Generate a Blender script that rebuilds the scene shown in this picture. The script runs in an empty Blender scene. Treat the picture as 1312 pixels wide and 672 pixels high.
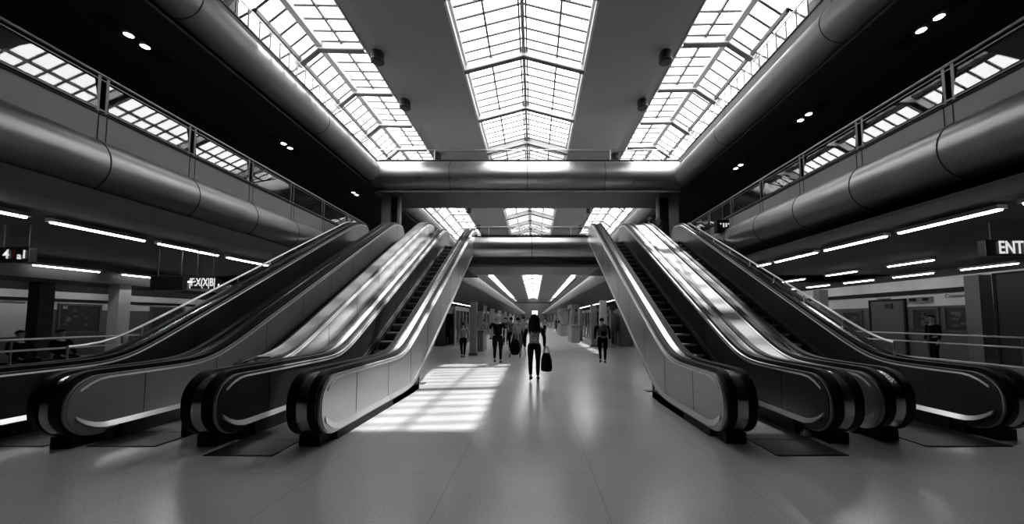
import bpy, bmesh, math, random
from mathutils import Vector, Matrix
random.seed(7)
sc = bpy.context.scene
COL = sc.collection
pi = math.pi

# ------------------------------------------------------------------ materials
def mat(name, col=0.5, rough=0.5, metal=0.0, emit=0.0, spec=0.5, noise=None, bump=None):
    m = bpy.data.materials.new(name); m.use_nodes = True
    nt = m.node_tree; b = nt.nodes['Principled BSDF']
    c = (col, col, col, 1) if not isinstance(col, tuple) else (*col, 1)
    b.inputs['Base Color'].default_value = c
    b.inputs['Roughness'].default_value = rough
    b.inputs['Metallic'].default_value = metal
    b.inputs['Specular IOR Level'].default_value = spec
    if emit:
        b.inputs['Emission Color'].default_value = (1, 1, 1, 1)
        b.inputs['Emission Strength'].default_value = emit
    if noise:                                   # noise = (scale vector, amount)
        tc = nt.nodes.new('ShaderNodeTexCoord'); mp = nt.nodes.new('ShaderNodeMapping')
        mp.inputs['Scale'].default_value = noise[0]
        n = nt.nodes.new('ShaderNodeTexNoise'); n.inputs['Scale'].default_value = 1.0; n.inputs['Detail'].default_value = 4
        r = nt.nodes.new('ShaderNodeMapRange')
        r.inputs['From Min'].default_value = 0.3; r.inputs['From Max'].default_value = 0.7
        r.inputs['To Min'].default_value = c[0] * (1 - noise[1]); r.inputs['To Max'].default_value = c[0] * (1 + noise[1])
        nt.links.new(tc.outputs['Object'], mp.inputs['Vector']); nt.links.new(mp.outputs[0], n.inputs['Vector'])
        nt.links.new(n.outputs['Fac'], r.inputs['Value'])
        cb = nt.nodes.new('ShaderNodeCombineColor')
        for k in range(3): nt.links.new(r.outputs[0], cb.inputs[k])
        nt.links.new(cb.outputs[0], b.inputs['Base Color'])
        if metal > .5:
            r2 = nt.nodes.new('ShaderNodeMapRange')
            r2.inputs['To Min'].default_value = rough * .75; r2.inputs['To Max'].default_value = rough * 1.3
            nt.links.new(n.outputs['Fac'], r2.inputs['Value']); nt.links.new(r2.outputs[0], b.inputs['Roughness'])
    return m

def glass(name, gloss, tint=1.0, fac=None):
    m = bpy.data.materials.new(name); m.use_nodes = True
    nt = m.node_tree; nt.nodes.clear()
    o = nt.nodes.new('ShaderNodeOutputMaterial'); mx = nt.nodes.new('ShaderNodeMixShader')
    t = nt.nodes.new('ShaderNodeBsdfTransparent'); t.inputs[0].default_value = (tint, tint, tint, 1)
    g = nt.nodes.new('ShaderNodeBsdfGlossy'); g.inputs['Roughness'].default_value = 0.02
    g.inputs[0].default_value = (.9, .9, .9, 1)
    if fac is None:
        f = nt.nodes.new('ShaderNodeFresnel'); f.inputs[0].default_value = gloss
        ge = nt.nodes.new('ShaderNodeNewGeometry'); fr = nt.nodes.new('ShaderNodeMath'); fr.operation = 'SUBTRACT'; fr.inputs[0].default_value = 1
        ml = nt.nodes.new('ShaderNodeMath'); ml.operation = 'MULTIPLY'
        nt.links.new(ge.outputs['Backfacing'], fr.inputs[1]); nt.links.new(fr.outputs[0], ml.inputs[0]); nt.links.new(f.outputs[0], ml.inputs[1])
        nt.links.new(ml.outputs[0], mx.inputs[0])          # reflect only where the ray enters the pane
    else:
        mx.inputs[0].default_value = fac
    nt.links.new(t.outputs[0], mx.inputs[1]); nt.links.new(g.outputs[0], mx.inputs[2])
    nt.links.new(mx.outputs[0], o.inputs[0])
    return m

def milk():
    m = bpy.data.materials.new('milky_roof_glass'); m.use_nodes = True; nt = m.node_tree; nt.nodes.clear()
    o = nt.nodes.new('ShaderNodeOutputMaterial'); mx = nt.nodes.new('ShaderNodeMixShader'); mx.inputs[0].default_value = .12
    a = nt.nodes.new('ShaderNodeBsdfTranslucent'); a.inputs[0].default_value = (.40, .40, .40, 1); b = nt.nodes.new('ShaderNodeBsdfTransparent')
    nt.links.new(a.outputs[0], mx.inputs[1]); nt.links.new(b.outputs[0], mx.inputs[2]); nt.links.new(mx.outputs[0], o.inputs[0]); return m
M = {}
M['steel'] = mat('brushed_steel_panel', .46, .34, .9, noise=((.8, .5, 5), .06))
M['steel_dull'] = mat('dull_steel_skin', .42, .42, .75, noise=((1, 1, 1), .08))
M['steel_dk'] = mat('reflection_darkened_steel', .10, .35, .8, noise=((1, 1, 1), .08))  # step-side faces: the dark reflections they show are put into the colour
M['steel_lt'] = mat('satin_panel', .29, .45, .35, noise=((1, 1, 1), .08))
M['deck'] = mat('satin_steel_deck', .62, .42, .8, noise=((6, .4, 1), .06))
M['infill'] = mat('pale_deck_infill', .19, .5, .2, noise=((3, 1.2, 3), .10))
M['trim'] = mat('polished_trim', .85, .28, .8)
M['chrome'] = mat('chrome', .55, .22, 1.0)
M['rubber'] = mat('black_rubber', .006, .42, 0, spec=.15)
M['black'] = mat('black_paint', .008, .6, 0, spec=.2)
M['step'] = mat('dark_step', .09, .5, .3)
M['nose'] = mat('step_nosing', .42, .5, .3)
M['seam'] = mat('seam', .02, .8)
M['tube'] = mat('tube_cladding', .46, .30, .92, noise=((1.2, 1.2, 1.2), .07))
M['tube_b'] = mat('balcony_tube_cladding', .26, .36, .85, noise=((1.2, 1.2, 1.2), .07))
M['tube_g'] = mat('gallery_tube_cladding', .30, .5, .45, noise=((1.2, 1.2, 1.2), .08))
M['tube_f'] = mat('far_tube_cladding', .45, .5, .3)
M['fascia'] = mat('fascia_paint', .23, .5, .1, noise=((1, 1, 1), .06))
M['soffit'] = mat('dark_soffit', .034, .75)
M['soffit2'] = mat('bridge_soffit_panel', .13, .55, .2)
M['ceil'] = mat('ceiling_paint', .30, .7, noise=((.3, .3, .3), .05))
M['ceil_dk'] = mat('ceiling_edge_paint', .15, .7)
M['frame'] = mat('skylight_frame', .42, .5, .2)
M['frame_lt'] = mat('skylight_rafter', .70, .5, 0)
M['bar'] = mat('glazing_bar', .10, .6)
M['dark'] = mat('dark_wall', .03, .8)
M['slab'] = mat('upper_floor', .08, .6)
M['wall_lt'] = mat('pale_wall_panel', .60, .5, noise=((1, 1, 1), .1))
M['wall_md'] = mat('mid_wall', .10, .6)
M['plate'] = mat('landing_plate', .035, .38, .4)
M['rail'] = mat('steel_rail', .6, .3, .9)
M['rail_dk'] = mat('dark_rail', .12, .4, .6)
M['lamp'] = mat('lamp_lens', .9, .4, 0, emit=9)
M['tube_light'] = mat('fluorescent_tube', .9, .4, 0, emit=14.0)
M['tube_dim'] = mat('fluorescent_housing', .35, .5)
M['speaker'] = mat('ceiling_speaker_grille', .012, .7, noise=((60, 60, 60), .9))
M['skin'] = mat('skin', .28, .5); M['hair'] = mat('dark_hair', .006, .6, spec=.15)
M['cloth_dk'] = mat('dark_cloth', .006, .9, spec=.08); M['cloth_gr'] = mat('grey_cloth', .16, .8)
M['cloth_lt'] = mat('pale_cloth', .42, .8); M['shoe'] = mat('shoe', .012, .5)
M['pack'] = mat('backpack_cloth', .05, .7)
M['hair_gr'] = mat('grey_hair', .30, .6)
M['white_txt'] = mat('sign_letters', .85, .5, 0, emit=.55)
M['red_txt'] = mat('red_sign_letter', (.25, .02, .02), .5, 0)
M['sign'] = mat('sign_face', .018, .4)
M['leaf'] = mat('plant_leaf', .06, .5); M['pot'] = mat('pot', .05, .5)
M['glass_roof'] = glass('roof_glass', 1.3, .88, fac=.05)
M['glass_milk'] = milk()  # far roof panes made diffusing to keep sun patches off the distant floor
M['glass_rail'] = glass('balustrade_glass', 2.3, .6)
M['glass_gal'] = glass('gallery_glass', 1.45, .93)
M['glass_shop'] = glass('shop_glass', 1.6, .5)
M['daylit'] = mat('daylight_glow_glass', .8, .3, 0, emit=1.3)  # far door glass glows to stand in for daylight behind it

# patterned cloth
def pattern_cloth():
    m = mat('patterned_cloth', .2, .8); nt = m.node_tree; b = nt.nodes['Principled BSDF']
    tc = nt.nodes.new('ShaderNodeTexCoord'); v = nt.nodes.new('ShaderNodeTexVoronoi'); v.inputs['Scale'].default_value = 34
    r = nt.nodes.new('ShaderNodeValToRGB'); r.color_ramp.interpolation = 'CONSTANT'
    r.color_ramp.elements[0].color = (.015, .015, .015, 1); r.color_ramp.elements[1].position = .45
    r.color_ramp.elements[1].color = (.45, .45, .45, 1)
    nt.links.new(tc.outputs['Object'], v.inputs['Vector']); nt.links.new(v.outputs['Distance'], r.inputs[0])
    nt.links.new(r.outputs[0], b.inputs['Base Color']); return m
M['pattern'] = pattern_cloth()

def floor_mat():
    m = bpy.data.materials.new('terrazzo_floor'); m.use_nodes = True
    nt = m.node_tree; b = nt.nodes['Principled BSDF']; L = nt.links
    tc = nt.nodes.new('ShaderNodeTexCoord')
    n = nt.nodes.new('ShaderNodeTexNoise'); n.inputs['Scale'].default_value = 55; n.inputs['Detail'].default_value = 6
    n.inputs['Roughness'].default_value = .8
    n2 = nt.nodes.new('ShaderNodeTexNoise'); n2.inputs['Scale'].default_value = .7; n2.inputs['Detail'].default_value = 3
    L.new(tc.outputs['Object'], n.inputs['Vector']); L.new(tc.outputs['Object'], n2.inputs['Vector'])
    mr = nt.nodes.new('ShaderNodeMapRange'); mr.inputs['From Min'].default_value = .3; mr.inputs['From Max'].default_value = .7
    mr.inputs['To Min'].default_value = .40; mr.inputs['To Max'].default_value = .68
    L.new(n.outputs['Fac'], mr.inputs['Value'])
    m2 = nt.nodes.new('ShaderNodeMapRange'); m2.inputs['To Min'].default_value = .85; m2.inputs['To Max'].default_value = 1.12
    L.new(n2.outputs['Fac'], m2.inputs['Value'])
    mul = nt.nodes.new('ShaderNodeMath'); mul.operation = 'MULTIPLY'
    L.new(mr.outputs[0], mul.inputs[0]); L.new(m2.outputs[0], mul.inputs[1])
    # joints
    sep = nt.nodes.new('ShaderNodeSeparateXYZ'); L.new(tc.outputs['Object'], sep.inputs[0])
    def joint(out, off, step):
        a = nt.nodes.new('ShaderNodeMath'); a.operation = 'ADD'; a.inputs[1].default_value = off; L.new(out, a.inputs[0])
        p = nt.nodes.new('ShaderNodeMath'); p.operation = 'PINGPONG'; p.inputs[1].default_value = step / 2; L.new(a.outputs[0], p.inputs[0])
        g = nt.nodes.new('ShaderNodeMath'); g.operation = 'GREATER_THAN'; g.inputs[1].default_value = .0035; L.new(p.outputs[0], g.inputs[0])
        return g.outputs[0]
    jx = joint(sep.outputs['X'], .83, 1.44); jy = joint(sep.outputs['Y'], -3.77, 1.44)
    mn = nt.nodes.new('ShaderNodeMath'); mn.operation = 'MULTIPLY'; L.new(jx, mn.inputs[0]); L.new(jy, mn.inputs[1])
    ms = nt.nodes.new('ShaderNodeMapRange'); ms.inputs['To Min'].default_value = .68; L.new(mn.outputs[0], ms.inputs['Value'])
    m3 = nt.nodes.new('ShaderNodeMath'); m3.operation = 'MULTIPLY'; L.new(mul.outputs[0], m3.inputs[0]); L.new(ms.outputs[0], m3.inputs[1])
    cb = nt.nodes.new('ShaderNodeCombineColor')
    for k in range(3): L.new(m3.outputs[0], cb.inputs[k])
    L.new(cb.outputs[0], b.inputs['Base Color'])
    mr3 = nt.nodes.new('ShaderNodeMapRange'); mr3.inputs['To Min'].default_value = .19; mr3.inputs['To Max'].default_value = .22
    L.new(n2.outputs['Fac'], mr3.inputs['Value']); L.new(mr3.outputs[0], b.inputs['Roughness'])
    b.inputs['IOR'].default_value = 2.5
    return m
M['floor'] = floor_mat()

# ------------------------------------------------------------------ mesh helpers
class MB:
    def __init__(s): s.v = []; s.f = []; s.m = []; s.mats = []
    def mi(s, m):
        if m not in s.mats: s.mats.append(m)
        return s.mats.index(m)
    def poly(s, pts, faces, m='steel'):
        b = len(s.v); s.v += [tuple(p) for p in pts]; k = s.mi(m)
        for f in faces: s.f.append([b + i for i in f]); s.m.append(k)
        return s
    def box(s, x0, x1, y0, y1, z0, z1, m='steel'):
        P = [(x0,y0,z0),(x1,y0,z0),(x1,y1,z0),(x0,y1,z0),(x0,y0,z1),(x1,y0,z1),(x1,y1,z1),(x0,y1,z1)]
        return s.poly(P, [(0,3,2,1),(4,5,6,7),(0,1,5,4),(1,2,6,5),(2,3,7,6),(3,0,4,7)], m)
    def prism(s, prof, a0, a1, axis='y', m='steel'):
        """closed (x,z) profile extruded along y; or (y,z) profile along x"""
        n = len(prof)
        P = [(p[0], a, p[1]) if axis == 'y' else (a, p[0], p[1]) for a in (a0, a1) for p in prof]
        F = [(i, (i+1) % n, n + (i+1) % n, n + i) for i in range(n)] + [tuple(range(n))[::-1], tuple(range(n, 2*n))]
        return s.poly(P, F, m)
    def bar(s, a, b, w, h=None, m='steel', up=(0,0,1)):
        a = Vector(a); b = Vector(b); h = h or w; d = (b-a)
        if d.length < 1e-6: return s
        d.normalize(); u = Vector(up)
        if abs(d.dot(u)) > .98: u = Vector((1,0,0))
        sd = d.cross(u).normalized(); u = sd.cross(d).normalized()
        P = [p + sd*(w/2*i) + u*(h/2*j) for p in (a, b) for i, j in ((-1,-1),(1,-1),(1,1),(-1,1))]
        return s.poly(P, [(0,1,2,3),(7,6,5,4),(0,4,5,1),(1,5,6,2),(2,6,7,3),(3,7,4,0)], m)
    def tube(s, pts, r, m='steel', n=10, caps=True):
        pts = [Vector(p) for p in pts]; P = []; F = []
        for i, p in enumerate(pts):
            d = (pts[min(i+1, len(pts)-1)] - pts[max(i-1, 0)]).normalized()
            u = Vector((0,0,1)) if abs(d.z) < .95 else Vector((1,0,0))
            a = d.cross(u).normalized(); b = a.cross(d).normalized()
            rr = r[i] if isinstance(r, (list, tuple)) else r
            for k in range(n):
                t = 2*pi*k/n; P.append(p + a*(rr*math.cos(t)) + b*(rr*math.sin(t)))
        for i in range(len(pts)-1):
            for k in range(n):
                F.append((i*n+k, i*n+(k+1) % n, (i+1)*n+(k+1) % n, (i+1)*n+k))
        if caps: F.append(tuple(range(n))[::-1]); F.append(tuple(range((len(pts)-1)*n, len(pts)*n)))
        return s.poly(P, F, m)
    def lathe(s, prof, c=(0,0,0), m='steel', n=20):
        P = []; F = []; k = len(prof)
        for i in range(n):
            t = 2*pi*i/n
            for r, z in prof: P.append((c[0]+r*math.cos(t), c[1]+r*math.sin(t), c[2]+z))
        for i in range(n):
            for j in range(k-1):
                F.append((i*k+j, ((i+1) % n)*k+j, ((i+1) % n)*k+j+1, i*k+j+1))
        return s.poly(P, F, m)
    def build(s, name, parent=None, origin=None, kind=None, smooth=35, bevel=0):
        me = bpy.data.meshes.new(name)
        o3 = Vector(origin) if origin is not None else (parent_origin(parent) if parent else Vector((0,0,0)))
        me.from_pydata([tuple(Vector(p) - o3) for p in s.v], [], s.f); me.validate()
        for m in s.mats: me.materials.append(M[m])
        for i, p in enumerate(me.polygons):
            if i < len(s.m): p.material_index = s.m[i]
        bm = bmesh.new(); bm.from_mesh(me); bmesh.ops.recalc_face_normals(bm, faces=bm.faces); bm.to_mesh(me); bm.free()
        if smooth:
            me.polygons.foreach_set('use_smooth', [True]*len(me.polygons)); me.set_sharp_from_angle(angle=math.radians(smooth))
        o = bpy.data.objects.new(name, me); COL.objects.link(o)
        if parent: o.parent = parent
        else: o.location = o3
        if kind: o['kind'] = kind
        if bevel:
            b = o.modifiers.new('bevel', 'BEVEL'); b.width = bevel; b.segments = 2; b.limit_method = 'ANGLE'
        return o

def parent_origin(p):
    v = Vector((0,0,0))
    while p: v += Vector(p.location); p = p.parent
    return v
def tag(o, label, cat=None, group=None):
    o['label'] = label
    if cat: o['category'] = cat
    if group: o['group'] = group
    return o
def thing(name, label, cat, loc, group=None, kind=None):
    o = bpy.data.objects.new(name, None); COL.objects.link(o); o.location = loc; o.empty_display_size = .2
    if kind: o['kind'] = kind
    else: tag(o, label, cat, group)
    return o
def copy_tree(o, parent=None):
    c = o.copy(); COL.objects.link(c)
    if parent: c.parent = parent
    for ch in KIDS(o): copy_tree(ch, c)
    return c
def KIDS(o): return [k for k in list(bpy.data.objects) if k.parent == o]
ORD = ['first','second','third','fourth','fifth','sixth','seventh','eighth','ninth','tenth','eleventh','twelfth',
       'thirteenth','fourteenth','fifteenth','sixteenth','seventeenth','eighteenth']

# ------------------------------------------------------------------ camera
F = 455.0; TH = math.radians(3.4)
cam = bpy.data.cameras.new('camera'); co = bpy.data.objects.new('camera', cam); COL.objects.link(co)
cam.sensor_width = 36; cam.lens = 36*F/1312; cam.sensor_fit = 'HORIZONTAL'
cam.shift_x = (656-684)/1312; cam.shift_y = (382-336)/1312
cam.clip_start = .05; cam.clip_end = 600
co.location = (0, 0, 1.6); co.rotation_euler = (pi/2 + TH, 0, 0)
sc.camera = co

# ------------------------------------------------------------------ levels
ZF2 = 4.7; ZF3 = 9.35; ZC = 12.0; S = math.tan(math.radians(30)); YEND = 190

# ------------------------------------------------------------------ floor
mb = MB(); mb.box(-22, 22, -14, YEND, -.2, 0, 'floor'); mb.build('floor', kind='structure')

# ------------------------------------------------------------------ escalators
def sp(t, w):
    t = t / w
    return w * (t if t > 30 else math.log(1 + math.exp(t)))
def g(y, yb, yt, w=.2): return S * (sp(y-yb, w) - sp(y-yt, w))

def stations(yf, ye, yb, yt, R):
    ys = [yf + R*(1-math.cos(pi/2*i/9)) for i in range(10)]
    y = ys[-1]; 
    def seg(a, b, st):
        n = max(1, int((b-a)/st)); return [a + (b-a)*(i+1)/n for i in range(n)]
    ys += seg(y, yb-.9, .5) + seg(yb-.9, yb+.9, .1) + seg(yb+.9, yt-.9, 1.0) + seg(yt-.9, min(yt+.9, ye-R), .1)
    if ye-R > yt+.9: ys += seg(yt+.9, ye-R, .3)
    ys += [ye - R + R*math.sin(pi/2*(i+1)/9) for i in range(9)]
    return ys

def slab_side(mb, x0, x1, yf, ye, top, bot, R, yb, yt, m, dt=0.0, Rf=None):
    """a filled side profile with rounded ends, as thick as x0..x1"""
    ys = stations(yf, ye, yb, yt, R); rows = []
    for y in ys:
        zt, zb = top(y), bot(y); h = zt - zb; r = min(R, h/2 - .02)
        for e in (y - yf, ye - y):
            if e < R:
                q = r * (1 - math.sqrt(max(0, 1 - (1 - max(e, 0)/R)**2))); zt = min(zt, top(y) - q); zb = max(zb, bot(y) + q)
        rows.append((y, zt, zb))
    P = []
    for y, zt, zb in rows: P += [(x0, y, zt), (x1, y, zt), (x0, y, zb), (x1, y, zb)]
    Fc = []
    for i in range(len(rows)-1):
        a = 4*i; b = a+4
        Fc += [(a, a+1, b+1, b), (a+2, b+2, b+3, a+3), (a, b, b+2, a+2), (a+1, a+3, b+3, b+1)]
    Fc += [(0, 2, 3, 1), (4*len(rows)-4, 4*len(rows)-3, 4*len(rows)-1, 4*len(rows)-2)]
    mb.poly(P, Fc, m)

W = .44
def balustrade(root, X, side, yf, yb, face, ye_add=.85, exterior=None, face_m='steel'):
    """X = face towards the camera axis side; side=-1 body extends to -x, +1 to +x. face: 'out' or 'in' for the visible face."""
    yt = yb + ZF2/S; ye = yt + ye_add
    top = lambda y: .93 + g(y, yb, yt)
    bot = lambda y: .12 + g(y, yb+.53, yt+.53)
    def xs(a, b):
        p, q = X + side*a, X + side*b
        return (p, q) if p < q else (q, p)
    # core body (slightly recessed between the belts)
    fm = face_m; mb = MB()
    slab_side(mb, *xs(.012, W-.012), yf+.03, ye-.03, lambda y: top(y)-.05, bot, .33, yb, yt, 'deck')
    # side panels as separate skins, both faces
    for a, b in ((0, .05), (W-.05, W)):
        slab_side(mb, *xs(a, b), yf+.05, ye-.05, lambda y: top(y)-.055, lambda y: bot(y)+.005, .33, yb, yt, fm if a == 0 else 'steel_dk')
    # bottom rim and ledge trims, on both faces
    ysl = [yf+.30 + .0*i for i in range(1)]
    o = mb.build('balustrade', root)
    tr = MB()
    def ribbon(off_x, w, fz0, fz1, ya, yz, m, tilt=.0):
        ys = []; y = ya
        while y < yz: ys.append(y); y += .1 if (abs(y-yb) < 1.1 or abs(y-yt) < 1.1 or y < ya+.5) else .6
        ys.append(yz); P = []; Fc = []
        for y in ys:
            z0, z1 = fz0(y), fz1(y)
            xa = X + side*off_x; xb = xa - side*w if off_x <= 0.001 else xa + side*w
            P += [(xa, y, z0), (xb, y, z0), (xb - (xb-xa)*tilt, y, z1), (xa, y, z1)]
        for i in range(len(ys)-1):
            a = 4*i; b = a+4
            Fc += [(a, b, b+1, a+1), (a+1, b+1, b+2, a+2), (a+2, b+2, b+3, a+3), (a+3, b+3, b, a)]
        Fc += [(0,1,2,3), (4*len(ys)-1, 4*len(ys)-2, 4*len(ys)-3, 4*len(ys)-4)]
        tr.poly(P, Fc, m)
    def endcurve(y0, k, lift):           # small upward hook at the newel end
        return lambda y: lift*max(0, 1-(y-y0)/k)**2 if y < y0+k else 0
    for off in ((0,) if exterior != 'both' else (0, W)):
        hk = endcurve(yf+.13, .35, .16); hk2 = endcurve(yf+.16, .30, -.13)
        if face == 'out':
            ribbon(off, .016, lambda y: bot(y)+.03+hk(y), lambda y: bot(y)+.11+hk(y), yf+.13, ye-.3, 'trim', .85)
        else:
            lg = lambda y: .19 + g(y, yb, yt)
            ribbon(off, .035, lambda y: lg(y)+hk(y), lambda y: lg(y)+.065+hk(y)*.95, yf+.13, yb+.1, 'trim', .9)
            ribbon(off, .006, lambda y: lg(y)+.035, lambda y: lg(y)+.06, yb+.1, ye-.3, 'rail_dk', .3)
        ribbon(off, .012, lambda y: top(y)-.105+hk2(y), lambda y: top(y)-.08+hk2(y), yf+.16, ye-.3, 'trim', .5)
    # opposite face: thin top trim
    ribbon(W, .012, lambda y: top(y)-.105, lambda y: top(y)-.08, yf+.2, ye-.3, 'trim', .5)
    t = tr.build('trim_strip', root); t['label'] = 'bright polished steel trim lines'
    # belts
    for a, b in ((.045, .145), (W-.145, W-.045)):
        hb = MB()
        slab_side(hb, *xs(a, b), yf-.02, ye+.02, lambda y: top(y)+.012, lambda y: bot(y)-.005 if y < yf+1.2 else bot(y)+.3, .37, yb, yt, 'rubber')
        h = hb.build('handrail', root, bevel=.012); h['label'] = 'black rubber handrail belt'
    cs = MB()
    slab_side(cs, *xs(.145, W-.145), yf, ye, lambda y: top(y)-.02, lambda y: bot(y), .35, yb, yt, 'chrome' )
    c = cs.build('deck_strip', root); c['label'] = 'shiny steel strip between the handrail belts'
    # plinth
    pb = MB(); pb.box(*xs(.09, W-.09), yf+.18, yf+.6, 0, .14, 'black'); slab_side(pb, *xs(-.004 if face == 'in' else .015, W-.01), yf+.45, yb+.6, lambda y: .185 if face == 'in' and y > yf+.5 else .155, lambda y: 0.0, .02, yb, yb+.3, 'black')
    p = pb.build('plinth', root); p['label'] = 'black recessed base'
    # seams
    sm = MB(); y = yf + .9
    xa = X - side*.003; xb = X + side*.003
    while y < yt:
        zt = top(y)-.11; zb = (bot(y)+.12) if face == 'out' else (.26+g(y, yb, yt))
        sm.box(min(xa,xb), max(xa,xb), y-.004, y+.004, zb, zt, 'seam'); y += 1.15
    s_ = sm.build('panel_seam', root)

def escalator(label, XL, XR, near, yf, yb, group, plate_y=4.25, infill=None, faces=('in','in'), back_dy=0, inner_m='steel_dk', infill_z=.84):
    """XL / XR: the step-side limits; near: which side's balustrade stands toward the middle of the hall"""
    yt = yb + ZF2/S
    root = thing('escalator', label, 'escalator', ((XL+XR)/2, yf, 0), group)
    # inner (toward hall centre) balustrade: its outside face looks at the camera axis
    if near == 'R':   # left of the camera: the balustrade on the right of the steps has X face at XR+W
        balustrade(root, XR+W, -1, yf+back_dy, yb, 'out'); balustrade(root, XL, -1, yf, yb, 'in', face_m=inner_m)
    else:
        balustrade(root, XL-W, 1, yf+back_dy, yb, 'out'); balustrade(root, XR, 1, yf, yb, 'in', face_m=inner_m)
    # steps
    d = .36; r = d*S; n = int(round(ZF2/r)); y0 = yb + .15
    a, b = XL+.06, XR-.06
    proto = None
    for i in range(1, n+1):
        z = r*i; y = y0 + d*(i-1)
        if proto is None:
            s = MB(); prof = [(-.012, z-.03), (0, z), (d+.05, z), (d+.05, z-.04), (.03, z-.05), (.05, z-r*.6), (.10, z-r-.02), (.05, z-r-.02), (.0, z-r*.7), (-.005, z-.05)]
            s.prism([(y0+p[0], p[1]) for p in prof], a, b, 'x', 'step')
            s.box(a+.01, b-.01, y0-.018, y0+.03, z-.038, z+.004, 'nose')
            k = 0
            while a + .02 + k*.045 < b-.02:
                s.box(a+.02+k*.045, a+.032+k*.045, y0+.03, y0+d, z, z+.006, 'step'); k += 1
            proto = s.build('step', root, smooth=0)
        else:
            c = proto.copy(); COL.objects.link(c); c.parent = root
            c.location = Vector(proto.location) + Vector((0, y-y0, z-r))
    # skirts (dark) both sides of the steps
    for xx in ((XL, XL+.05), (XR-.05, XR)):
        sk = MB()
        ys = [yf+.6 + .15*i for i in range(int((yt+1-yf-.6)/.15))]; P = []; Fc = []
        for y in ys:
            zt = .19+g(y, yb, yt); zb = max(0.0, zt-.55)
            P += [(xx[0], y, zt), (xx[1], y, zt), (xx[1], y, zb), (xx[0], y, zb)]
        for i in range(len(ys)-1):
            q = 4*i; e = q+4
            for j in range(4): Fc.append((q+j, q+(j+1) % 4, e+(j+1) % 4, e+j))
        Fc += [(3,2,1,0), (4*len(ys)-4, 4*len(ys)-3, 4*len(ys)-2, 4*len(ys)-1)]
        sk.poly(P, Fc, 'black'); sk.build('skirt_panel', root)
    # landing plate with comb
    lp = MB(); lp.box(XL+.02, XR-.02, plate_y, yb-.55, 0, .012, 'plate'); lp.box(XL+.02, XR-.02, plate_y+.54, plate_y+.55, .012, .0135, 'seam')
    lp.box(XL+.05, XR-.05, yb-.55, yb+.17, 0, .03, 'nose')
    for k in range(int((XR-XL-.16)/.05)): lp.box(XL+.08+k*.05, XL+.10+k*.05, yb-.1, yb+.15, .03, .04, 'plate')
    lp.build('landing_plate', root)
    # truss soffit
    ts = MB(); lo = min(XL, XR)-W+.03; hi = max(XL, XR)+W-.03
    ys = [yb+.3+.25*i for i in range(int((yt+1.4-yb)/.25))]; P = []; Fc = []
    for y in ys:
        z = .13 + g(y, yb+.53, yt+.53)
        P += [(lo, y, z), (hi, y, z), (hi, y, max(z-.06, .005)), (lo, y, max(z-.06, .005))]
    for i in range(len(ys)-1):
        q = 4*i; e = q+4
        for j in range(4): Fc.append((q+j, q+(j+1) % 4, e+(j+1) % 4, e+j))
    Fc += [(3,2,1,0), (4*len(ys)-4, 4*len(ys)-3, 4*len(ys)-2, 4*len(ys)-1)]
    ts.poly(P, Fc, 'steel_dull'); ts.build('truss_underside', root)
    if infill:
        x0, x1 = infill; im = MB(); ys = [yf+1.6+.12*i for i in range(int((yt+1.6-yf-1.6)/.12))]; P = []; Fc = []
        for y in ys:
            z = infill_z + g(y, yb-(.05 if infill_z < .9 else 0), yt)
            P += [(x0, y, z), (x1, y, z), (x1, y, z-.08), (x0, y, z-.08)]
        for i in range(len(ys)-1):
            q = 4*i; e = q+4
            for j in range(4): Fc.append((q+j, q+(j+1) % 4, e+(j+1) % 4, e+j))
        Fc += [(3,2,1,0), (4*len(ys)-4, 4*len(ys)-3, 4*len(ys)-2, 4*len(ys)-1)]
        im.poly(P, Fc, 'infill')
        for q in range(3):
            pass
        o = im.build('deck_infill', root); o['label'] = 'wide pale sloping deck between the two handrails'
    return root, yt

GRP = None
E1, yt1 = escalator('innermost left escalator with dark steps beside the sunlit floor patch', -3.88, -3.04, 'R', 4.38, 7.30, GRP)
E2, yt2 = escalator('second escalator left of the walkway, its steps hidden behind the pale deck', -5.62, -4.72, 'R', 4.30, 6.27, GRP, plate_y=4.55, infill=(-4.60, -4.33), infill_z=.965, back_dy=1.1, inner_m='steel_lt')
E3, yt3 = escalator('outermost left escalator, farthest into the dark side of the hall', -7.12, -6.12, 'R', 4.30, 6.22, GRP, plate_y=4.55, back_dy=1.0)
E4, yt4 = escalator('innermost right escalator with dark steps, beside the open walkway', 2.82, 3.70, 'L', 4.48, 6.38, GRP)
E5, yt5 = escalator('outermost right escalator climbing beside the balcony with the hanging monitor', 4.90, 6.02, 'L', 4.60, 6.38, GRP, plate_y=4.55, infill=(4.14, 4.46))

# slender legs under the inclined balustrades
for X, Y, par in ((-2.85, 8.9, E1), (2.66, 8.0, E4)):
    yb = 7.3 if X < 0 else 6.38
    zt = .12 + S*(Y-yb-.53) - .02
    m_ = MB(); m_.box(X-.02, X+.02, Y-.02, Y+.02, 0, zt, 'rail_dk'); m_.box(X-.16, X+.16, Y-.10, Y+.10, 0, .015, 'rail_dk')
    m_.box(X-.30*(1 if X<0 else -1)-.02, X-.30*(1 if X<0 else -1)+.02, Y-.02, Y+.02, 0, zt, 'rail_dk')
    m_.build('support_leg', par)

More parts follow.
